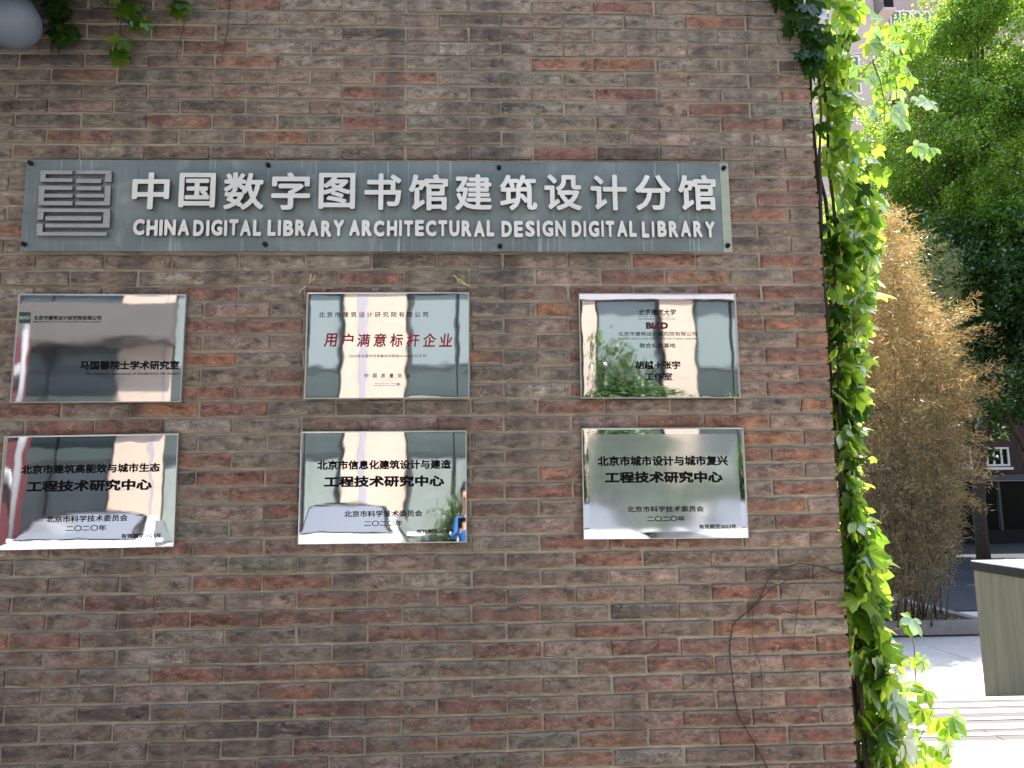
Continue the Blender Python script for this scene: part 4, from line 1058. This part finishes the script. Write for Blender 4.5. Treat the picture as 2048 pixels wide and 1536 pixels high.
# ------------------------------------------------------------------ pink apartment block, far
YB = 33.0
pb = empty('apartment_block', (gp(1850, YB+2.86), YB+4, 0)); tag(pb, 'tall pale pink apartment block rising behind the trees', 'building'); bpy.context.view_layer.update()
def pbp(o): o.parent = pb; o.matrix_parent_inverse = pb.matrix_world.inverted(); return o
def PX(px, py, y=YB): p = at_y(px, py, y); return p.x, p.z
x0, _ = PX(1560, 0); x1, _ = PX(1766, 0); x2, _ = PX(2300, 0)
mb = MB(); mb.box(x0, x1, YB, YB+9, 0, 34); pbp(mb.build('wall', MT['pink']))
mb = MB(); mb.box(x1, x2, YB+1.4, YB+9, 0, 33.9); pbp(mb.build('wing_wall', MT['pinkdark']))
def window(root, x0, x1, z0, z1, y, fr, gl, bars_=1, par=None, fw=.07):
    mb = MB(); mb.box(x0, x1, y-.04, y+.02, z0, z0+fw); mb.box(x0, x1, y-.04, y+.02, z1-fw, z1); mb.box(x0, x0+fw, y-.04, y+.02, z0+fw, z1-fw); mb.box(x1-fw, x1, y-.04, y+.02, z0+fw, z1-fw)
    for b in range(1, bars_): xx = x0+(x1-x0)*b/bars_; mb.box(xx-fw/2, xx+fw/2, y-.035, y+.015, z0+fw, z1-fw)
    f = mb.build('window', fr, None); f.parent = root; f.matrix_parent_inverse = root.matrix_world.inverted()
    mb = MB(); mb.box(x0+fw*.5, x1-fw*.5, y-.005, y+.012, z0+fw*.5, z1-fw*.5); g = mb.build('pane', gl, None); g.parent = f; g.matrix_parent_inverse = Matrix()
    return f
_, zt = PX(1700, 5); _, zb = PX(1700, 27); _, zb2 = PX(1700, 58); stepz = zt-zb2
xa, _ = PX(1694, 10); xb, _ = PX(1709, 10)
for k in range(-2, 9):
    z1_ = zt-stepz*k; 
    if z1_ < 3 or z1_ > 33.5: continue
    window(pb, xa, xb, z1_-(zt-zb), z1_, YB-.02, MT['white'], MT['glassblue'], 1)
xa, zt = PX(1778, 22, YB+1.4); xb, zb = PX(1862, 58, YB+1.4); xm, _ = PX(1905, 22, YB+1.4); xn, _ = PX(1985, 22, YB+1.4)
for k in range(-2, 8):
    z1_ = zt-k*2.9*(1 if True else 0)
    if z1_ < 3 or z1_ > 33: continue
    window(pb, xa, xb, z1_-(zt-zb), z1_, YB+1.38, MT['white'], MT['glassblue'], 4)
    window(pb, xm, xn, z1_-(zt-zb), z1_, YB+1.38, MT['white'], MT['glassblue'], 4)
    # little balcony with black iron rail at the inner corner
    xc0, zc0 = PX(1750, 36); xc1, _ = PX(1768, 36); zc0 = zc0-k*2.9
    mb = MB(); mb.box(xc0, xc1+.15, YB-.9, YB+1.4, zc0-.14, zc0); bal = pbp(mb.build('balcony', MT['pink']))
    mb = MB()
    for t in range(14): xx = xc0+.02+(xc1-xc0)*t/13; mb.box(xx-.012, xx+.012, YB-.9, YB-.87, zc0, zc0+.95)
    for t in range(20): yy = YB-.9+t*.11; mb.box(xc0, xc0+.02, yy, yy+.02, zc0, zc0+.95)
    mb.box(xc0, xc1+.1, YB-.91, YB-.86, zc0+.951, zc0+1.0); mb.box(xc0-.005, xc0+.025, YB-.86, YB+1.3, zc0+.951, zc0+1.0)
    for s in range(3): mb.box(xc0, xc1, YB-.895, YB-.875, zc0+.2+.25*s, zc0+.22+.25*s)
    rl = mb.build('railing', MT['blackmetal']); rl.parent = bal; rl.matrix_parent_inverse = Matrix()

# ------------------------------------------------------------------ low building with the dark glass front
YL = 17.6
lb = empty('low_building', (gp(1960, YL+2.86), YL+2, 0)); tag(lb, 'shaded low building with white framed windows above a dark glass front', 'building'); bpy.context.view_layer.update()
def LX(px, py, y=YL): p = at_y(px, py, y); return p.x, p.z
x0, _ = LX(1560, 950); x1, _ = LX(2600, 950); _, zm = LX(1950, 950); _, zb = LX(1950, 1128)
mb = MB(); mb.box(x0, x1, YL, YL+5, zm, 6.2); o = mb.build('wall', MT['plum']); o.parent = lb; o.matrix_parent_inverse = lb.matrix_world.inverted()
mb = MB(); mb.box(x0, x1, YL-.35, YL+.2, zm-.16, zm-.002); o = mb.build('fascia', MT['frame']); o.parent = lb; o.matrix_parent_inverse = lb.matrix_world.inverted()
mb = MB(); mb.box(x0, x1, YL+.02, YL+.3, 0, .35); o = mb.build('plinth', MT['black_slab']); o.parent = lb; o.matrix_parent_inverse = lb.matrix_world.inverted()
for a, b, n_ in ((1922, 1943, 1), (1968, 2018, 3), (2060, 2110, 3), (1830, 1880, 3), (1740, 1790, 3)):
    xa, za = LX(a, 895); xb, zb_ = LX(b, 932); window(lb, xa, xb, zb_, za, YL-.02, MT['white'], MT['glassdark'], n_, fw=.05)
    mb = MB(); mb.box(xa-.05, xb+.05, YL-.1, YL, zb_-.1, zb_-.03); o = mb.build('sill', MT['white']); o.parent = lb; o.matrix_parent_inverse = lb.matrix_world.inverted()
xx = x0
while xx < x1:
    mb = MB(); mb.box(xx+.04, xx+1.45, YL+.12, YL+.15, .36, zm-.17); o = mb.build('shop_pane', MT['glassdark']); o.parent = lb; o.matrix_parent_inverse = lb.matrix_world.inverted()
    mb = MB(); mb.box(xx-.035, xx+.035, YL+.06, YL+.17, .35, zm-.17); o = mb.build('mullion', MT['frame']); o.parent = lb; o.matrix_parent_inverse = lb.matrix_world.inverted()
    xx += 1.5

# ------------------------------------------------------------------ what stands behind the photographer (mirrored in the plaques)
YO = -8.6; CX = CAM.x
ob = empty('office_front', (CX, YO-2, 0)); tag(ob, 'cream pillared office front with teal windows facing the brick wall', 'building'); bpy.context.view_layer.update()
def obp(o): o.parent = ob; o.matrix_parent_inverse = ob.matrix_world.inverted(); return o
mb = MB(); mb.box(-22, 22, YO-8, YO-.35, 0, 6.6); obp(mb.build('wall', MT['cream']))
cols = [(-12.6, -11.4), (-9.1, -8.3), (-5.35, -4.45), (-2.15, -1.15), (.9, 1.5), (2.75, 3.3), (5.6, 6.4), (9, 9.9), (12.4, 13.3)]
for a, b in cols:
    mb = MB(); mb.box(CX+a, CX+b, YO-.4, YO, 0, 5.19 if a < .8 else 4.84, .01); p_ = obp(mb.build('pillar', MT['cream']))
mb = MB(); mb.box(CX-1.86, CX-1.74, YO, YO+.012, 0, 5.15); obp(mb.build('grey_strip', MT['creamgrey']))
mb = MB(); mb.box(CX-4.78, CX-4.72, YO, YO+.012, 0, 5.15); obp(mb.build('grey_strip', MT['creamgrey']))
for z_ in (1.0, 2.1, 3.2):
    for a, b in cols: mb = MB(); mb.box(CX+a, CX+b, YO, YO+.002, z_, z_+.012); obp(mb.build('joint_line', MT['creamgrey']))
mb = MB(); mb.box(-22, CX+.6, YO-.36, YO+.12, 5.2, 5.9); obp(mb.build('fascia', MT['creamgrey']))
mb = MB(); mb.box(CX+.602, 22, YO-.36, YO+.14, 4.85, 5.9); obp(mb.build('fascia', MT['creamgrey']))
mb = MB(); mb.box(CX-10.5, CX-4.3, YO-.3, YO+.35, 3.72, 4.4, .01); obp(mb.build('canopy', mat('taupe_canopy', srgb(84, 80, 78), .7, noise=(3, .1))))
for (a, b), (c, d_) in zip(cols, cols[1:]):
    mb = MB(); mb.box(CX+b+.01, CX+c-.01, YO-.34, YO-.05, 0, .55); obp(mb.build('dado', MT['cream']))
    n_ = max(1, round((c-b)/1.15)); wv = (c-b)/n_
    for k in range(n_):
        xa, xb = CX+b+k*wv+.03, CX+b+(k+1)*wv-.03
        gl = MT['glassgrey'] if a < -7 else None
        window(ob, xa, xb, .56, 2.5, YO-.12, MT['frame'], gl or MT['glass'], 1, fw=.07)
        window(ob, xa, xb, 3.36, 5.15 if a < .8 else 4.82, YO-.12, MT['frame'], gl or MT['glassblue'], 1, fw=.07)
        mb = MB(); mb.box(xa, xb, YO-.16, YO-.10, 2.51, 3.35); obp(mb.build('spandrel_panel', MT['spandrel']))
# red and white kiosk at the far left of the reflections
kk = empty('red_kiosk', (CX-6.6, -7.2, 0)); tag(kk, 'dull red kiosk with rounded pale grey frames beside the parked cars', 'kiosk'); bpy.context.view_layer.update()
def kp(o): o.parent = kk; o.matrix_parent_inverse = kk.matrix_world.inverted(); return o
mb = MB(); mb.box(CX-8.9, CX-5.62, -6.85, -6.6, 0, 3.5, .04); kp(mb.build('body', MT['redpanel']))
mb = MB(); mb.tube([(CX-5.66, -6.57, 3.55), (CX-5.67, -6.57, 2.6), (CX-5.75, -6.57, 2.1), (CX-5.77, -6.57, .1)], .11, 8); kp(mb.build('upright_frame', MT['dullwhite'], None, True))
mb = MB(); mb.tube([(CX-8.6, -6.57, 2.55), (CX-7.0, -6.57, 2.85), (CX-6.1, -6.57, 3.05), (CX-5.7, -6.57, 3.08)], .09, 8); kp(mb.build('arched_frame', MT['dullwhite'], None, True))
mb = MB(); mb.tube([(CX-8.6, -6.57, 2.1), (CX-6.6, -6.57, 2.2), (CX-6.0, -6.57, 2.12), (CX-5.8, -6.57, 1.9)], .10, 8); kp(mb.build('arched_frame', MT['dullwhite'], None, True))

def make_car(x, ynose, label):
    """white saloon parked nose towards the wall (+y)"""
    root = empty('parked_car', (x, ynose-2.2, 0)); tag(root, label, 'car', 'white cars parked nose-in behind the photographer'); bpy.context.view_layer.update()
    def cp(o, p=None): o.parent = p or root; o.matrix_parent_inverse = Matrix() if p else root.matrix_world.inverted(); return o
    # stations from nose to tail: (s, half width, bottom, shoulder z, top z, top half width)
    st = [(0, .62, .35, .58, .68, .50), (.12, .80, .22, .66, .80, .66), (.5, .87, .20, .74, .92, .76), (1.05, .89, .20, .84, 1.0, .78), (1.35, .90, .20, .90, 1.05, .76),
          (1.95, .90, .20, .92, 1.40, .60), (2.5, .90, .20, .93, 1.46, .58), (3.1, .90, .20, .94, 1.42, .58), (3.75, .89, .22, .94, 1.08, .70), (4.2, .86, .26, .92, 1.02, .68), (4.4, .70, .36, .80, .90, .56)]
    V = []; Fc = []
    for s, hw, zb_, zs, zt_, tw in st:
        y = ynose-s
        ring = [(-hw*.9, zb_), (-hw, zb_+.12), (-hw, (zb_+zs)/2), (-hw*.985, zs), (-(tw+.04), zt_-.10 if zt_ > 1.1 else zt_-.035), (-tw*.82, zt_-.015), (-tw*.4, zt_), (0, zt_+.01)]
        ring = ring+[(-a, b) for a, b in ring[-2::-1]]
        V += [(x+a, y, b) for a, b in ring]
    n = 15
    for i in range(len(st)-1):
        for k in range(n-1): Fc.append((i*n+k, i*n+k+1, (i+1)*n+k+1, (i+1)*n+k))
        Fc.append((i*n+n-1, i*n, (i+1)*n, (i+1)*n+n-1))
    me = bpy.data.meshes.new('body'); me.from_pydata(V, [], Fc+[tuple(range(n))[::-1], tuple(range((len(st)-1)*n, len(st)*n))]); me.update()
    me.polygons.foreach_set('use_smooth', [True]*len(me.polygons)); o = cp(link('body', me, None, MT['carwhite']))
    md = o.modifiers.new('sub', 'SUBSURF'); md.levels = 1; md.render_levels = 1
    def gp4(pts, nm):
        mb = MB(); mb.quad(pts); oo = cp(mb.build(nm, MT['carglass'])); sd = oo.modifiers.new('t', 'SOLIDIFY'); sd.thickness = .012; return oo
    Y = lambda s: ynose-s
    mb = MB()
    rows = []
    for t in (0, .25, .5, .75, 1):
        s = 1.36+.56*t; z = 1.06+.33*t; hw = .70-.14*t
        rows.append([mb.bm.verts.new((x+hw*u, Y(s)+.03*(1-u*u)+.012, z+.035+.03*(1-u*u))) for u in (-1, -.6, -.2, .2, .6, 1)])
    for a, b in zip(rows, rows[1:]):
        for k in range(5): mb.bm.faces.new((a[k], a[k+1], b[k+1], b[k]))
    cp(mb.build('windscreen', MT['carglass'], None, True))
    for sg in (-1, 1):
        gp4([(x+sg*.905, Y(1.6), .97), (x+sg*.905, Y(3.5), .97), (x+sg*.66, Y(3.05), 1.36), (x+sg*.66, Y(2.05), 1.36)], 'side_window')
        mb = MB(); mb.box(x+sg*.52-.17, x+sg*.52+.17, Y(.10), Y(-.02), .60, .72, .02); cp(mb.build('headlight', MT['lens']))
        mb = MB(); mb.box(x+sg*.98-.09, x+sg*.98+.09, Y(1.75), Y(1.60), .98, 1.10, .02); cp(mb.build('wing_mirror', MT['carwhite']))
        for s in (.85, 3.45):
            mb = MB(); mb.cyl((x+sg*.92, Y(s), .31), (x+sg*.70, Y(s), .31), .31, n=24); wh = cp(mb.build('wheel', MT['rubber']))
            mb = MB(); mb.cyl((x+sg*.93, Y(s), .31), (x+sg*.90, Y(s), .31), .20, n=20); cp(mb.build('rim', MT['alloy']), wh)
    mb = MB(); mb.box(x-.38, x+.38, Y(.03), Y(-.03), .40, .55, .015); cp(mb.build('grille', MT['blackmetal']))
    mb = MB(); mb.box(x-.86, x+.86, Y(4.0), Y(.3), .14, .30); cp(mb.build('underbody', MT['rubber']))
    mb = MB(); mb.tube([(x-.66, Y(1.42), 1.12), (x-.54, Y(1.90), 1.40), (x-.3, Y(1.95), 1.445), (x, Y(1.93), 1.46), (x+.3, Y(1.95), 1.445), (x+.54, Y(1.90), 1.40), (x+.66, Y(1.42), 1.12)], .036, 6); cp(mb.build('windscreen_seal', MT['blackmetal'], None, True))
    mb = MB(); mb.tube([(x-.6, Y(1.30), 1.075), (x, Y(1.22), 1.10), (x+.6, Y(1.30), 1.075)], .012, 5); cp(mb.build('wiper', MT['blackmetal']))
    root.scale = (1.0, 1.0, 1.12)
    return root
for dx, lb_ in ((-4.25, 'white car parked in front of the red kiosk, mirrored in the lower left plaque'), (-1.65, 'white car parked second from the red kiosk'),
                (.8, 'white car parked just behind and right of the person in blue'), (3.15, 'white car parked farthest from the red kiosk beside the shrubs')):
    make_car(CX+dx, -4.0, lb_)
G2 = 'leafy shrubs in front of the office'
for k, (dx, y, hh, rr) in enumerate(((.05, -8.0, 2.3, .55), (1.75, -7.7, 4.0, .95), (3.1, -7.9, 2.3, .9), (4.5, -7.8, 3.2, 1.0))):
    tree('round_shrub', ['low round shrub nearest the middle office pillar', 'tallest leafy shrub between the two narrow office pillars', 'leafy shrub behind the farthest white car', 'broad shrub at the end of the row away from the kiosk'][k],
         (CX+dx, y, 0), hh, (CX+dx, y, hh*.55, rr*.75, rr*.6, hh*.38), 7000, .075, MT['tree_dark'], G2, 30, .05, 20+k, 5, csig=.28)

# ------------------------------------------------------------------ the person taking the picture
pr = empty('person', (CX+.06, -3.22, 0)); tag(pr, 'person in a blue jacket holding up a phone to photograph the wall', 'person'); bpy.context.view_layer.update()
def pp(o): o.parent = pr; o.matrix_parent_inverse = pr.matrix_world.inverted(); return o
def skin_mesh(name, verts, edges, radii, root_i, m_, sub=2):
    me = bpy.data.meshes.new(name); me.from_pydata([tuple(v) for v in verts], edges, []); me.update()
    o = link(name, me, None, None); o.modifiers.new('skin', 'SKIN')
    for i, sv in enumerate(me.skin_vertices[0].data): sv.radius = (radii[i], radii[i]) if not hasattr(radii[i], '__len__') else radii[i]; sv.use_root = (i == root_i)
    md = o.modifiers.new('sub', 'SUBSURF'); md.levels = sub; md.render_levels = sub
    dg = bpy.context.evaluated_depsgraph_get(); dg.update(); m2 = bpy.data.meshes.new_from_object(o.evaluated_get(dg)); m2.name = name
    bpy.data.objects.remove(o); m2.materials.clear(); m2.materials.append(m_); m2.polygons.foreach_set('use_smooth', [True]*len(m2.polygons))
    return pp(link(name, m2))
bx0, by0 = CX+.11, -3.24
Jv = {'pel': (0, 0, .95), 'wai': (0, .0, 1.10), 'che': (0, -.01, 1.30), 'nek': (0, .0, 1.44), 'hd0': (0, .02, 1.53), 'hd1': (0, .03, 1.64), 'hd2': (0, .02, 1.70),
      'ls': (-.18, 0, 1.39), 'le': (-.27, .10, 1.15), 'lw': (-.12, .30, 1.30), 'lp': (-.10, .335, 1.36), 'rs': (.18, 0, 1.39), 're': (.29, .10, 1.15), 'rw': (.18, .28, 1.33), 'rp': (.155, .315, 1.40),
      'lh': (-.10, 0, .90), 'lk': (-.11, .02, .50), 'la': (-.11, 0, .09), 'lt': (-.12, .14, .03), 'rh': (.10, 0, .90), 'rk': (.11, .02, .50), 'ra': (.11, 0, .09), 'rt': (.12, .14, .03)}
def part_of(keys, edges, rad, root, name, m_):
    vs = [(bx0+Jv[k][0], by0+Jv[k][1], Jv[k][2]) for k in keys]; ix = {k: i for i, k in enumerate(keys)}
    return skin_mesh(name, vs, [(ix[a], ix[b]) for a, b in edges], [rad[k] for k in keys], ix[root], m_)
ks = list(Jv); eds = [('pel', 'wai'), ('wai', 'che'), ('che', 'nek'), ('nek', 'hd0'), ('hd0', 'hd1'), ('hd1', 'hd2'), ('che', 'ls'), ('ls', 'le'), ('le', 'lw'), ('lw', 'lp'), ('che', 'rs'), ('rs', 're'), ('re', 'rw'), ('rw', 'rp'),
       ('pel', 'lh'), ('lh', 'lk'), ('lk', 'la'), ('la', 'lt'), ('pel', 'rh'), ('rh', 'rk'), ('rk', 'ra'), ('ra', 'rt')]
rad = dict(pel=.13, wai=.115, che=.13, nek=.052, hd0=.068, hd1=.092, hd2=.07, ls=.055, le=.04, lw=.027, lp=.03, rs=.055, re=.04, rw=.027, rp=.03, lh=.085, lk=.055, la=.038, lt=.03, rh=.085, rk=.055, ra=.038, rt=.03)
part_of(ks, eds, rad, 'pel', 'body', MT['skin'])
jk = ['pel', 'wai', 'che', 'nek', 'ls', 'le', 'lw', 'rs', 're', 'rw']
part_of(jk, [e for e in eds if e[0] in jk and e[1] in jk], dict(pel=.155, wai=.145, che=.155, nek=.07, ls=.075, le=.058, lw=.042, rs=.075, re=.058, rw=.042), 'pel', 'jacket', MT['jacket'])
tk = ['pel', 'lh', 'lk', 'la', 'rh', 'rk', 'ra']
part_of(tk, [e for e in eds if e[0] in tk and e[1] in tk], dict(pel=.14, lh=.10, lk=.072, la=.06, rh=.10, rk=.072, ra=.06), 'pel', 'trousers', MT['trousers'])
for s in (-1, 1):        # shoes, fingers, ears, eyes
    mb = MB(); mb.box(bx0+s*.115-.045, bx0+s*.115+.045, by0-.07, by0+.20, 0, .075, .03); pp(mb.build('shoe', MT['rubber'], None, True))
    base = Vector((bx0+(-.10 if s < 0 else .155), by0+(.335 if s < 0 else .315), 1.36 if s < 0 else 1.40))
    for k, L in enumerate((.055, .065, .062, .05)):
        a = base+Vector((-s*.01, .012, .028-.019*k)); b = a+Vector((-s*L*.6, .018, .006)); c = b+Vector((-s*L*.35, -.012, .004)); d_ = c+Vector((-s*L*.18, -.014, 0))
        mb = MB(); mb.tube([a, b, c, d_], [.0095, .009, .008, .006], 8); pp(mb.build('finger', MT['skin'], None, True))
    mb = MB(); a = base+Vector((-s*.005, -.012, .02)); mb.tube([a, a+Vector((-s*.02, -.008, .028)), a+Vector((-s*.038, 0, .04))], [.012, .010, .008], 8); pp(mb.build('thumb', MT['skin'], None, True))
    mb = MB(); bmesh.ops.create_uvsphere(mb.bm, u_segments=10, v_segments=8, radius=.013, matrix=Matrix.Translation((bx0+s*.032, by0+.105, 1.625))); pp(mb.build('eye', MT['black_print'], None, True))
    mb = MB(); bmesh.ops.create_uvsphere(mb.bm, u_segments=10, v_segments=8, radius=1, matrix=Matrix.Translation((bx0+s*.088, by0+.02, 1.61)) @ Matrix.Diagonal((.012, .02, .032, 1))); pp(mb.build('ear', MT['skin'], None, True))
mb = MB(); mb.cyl((bx0, by0+.10, 1.625), (bx0, by0+.132, 1.585), .010, .016, 10); pp(mb.build('nose', MT['skin'], None, True))
mb = MB(); mb.tube([(bx0-.025, by0+.098, 1.552), (bx0, by0+.106, 1.55), (bx0+.025, by0+.098, 1.552)], .005, 6); pp(mb.build('mouth', MT['maroon_print'], None, True))
mb = MB(); bmesh.ops.create_uvsphere(mb.bm, u_segments=24, v_segments=16, radius=1, matrix=Matrix.Translation((bx0, by0-.008, 1.672)) @ Matrix.Diagonal((.098, .105, .098, 1)))
bmesh.ops.delete(mb.bm, geom=[v for v in mb.bm.verts if v.co.z < 1.60 and v.co.y > by0-.03 or v.co.z < 1.57 or (v.co.y > by0+.075 and v.co.z < 1.69)], context='VERTS'); pp(mb.build('hair', MT['hair'], None, True))
mb = MB(); mb.box(CX-.055, CX+.115, -2.905, -2.897, 1.355, 1.44, .003)
tag(mb.build('phone', MT['black_print']), 'black phone held up sideways in both hands', 'phone')
print('objects', len(bpy.data.objects))
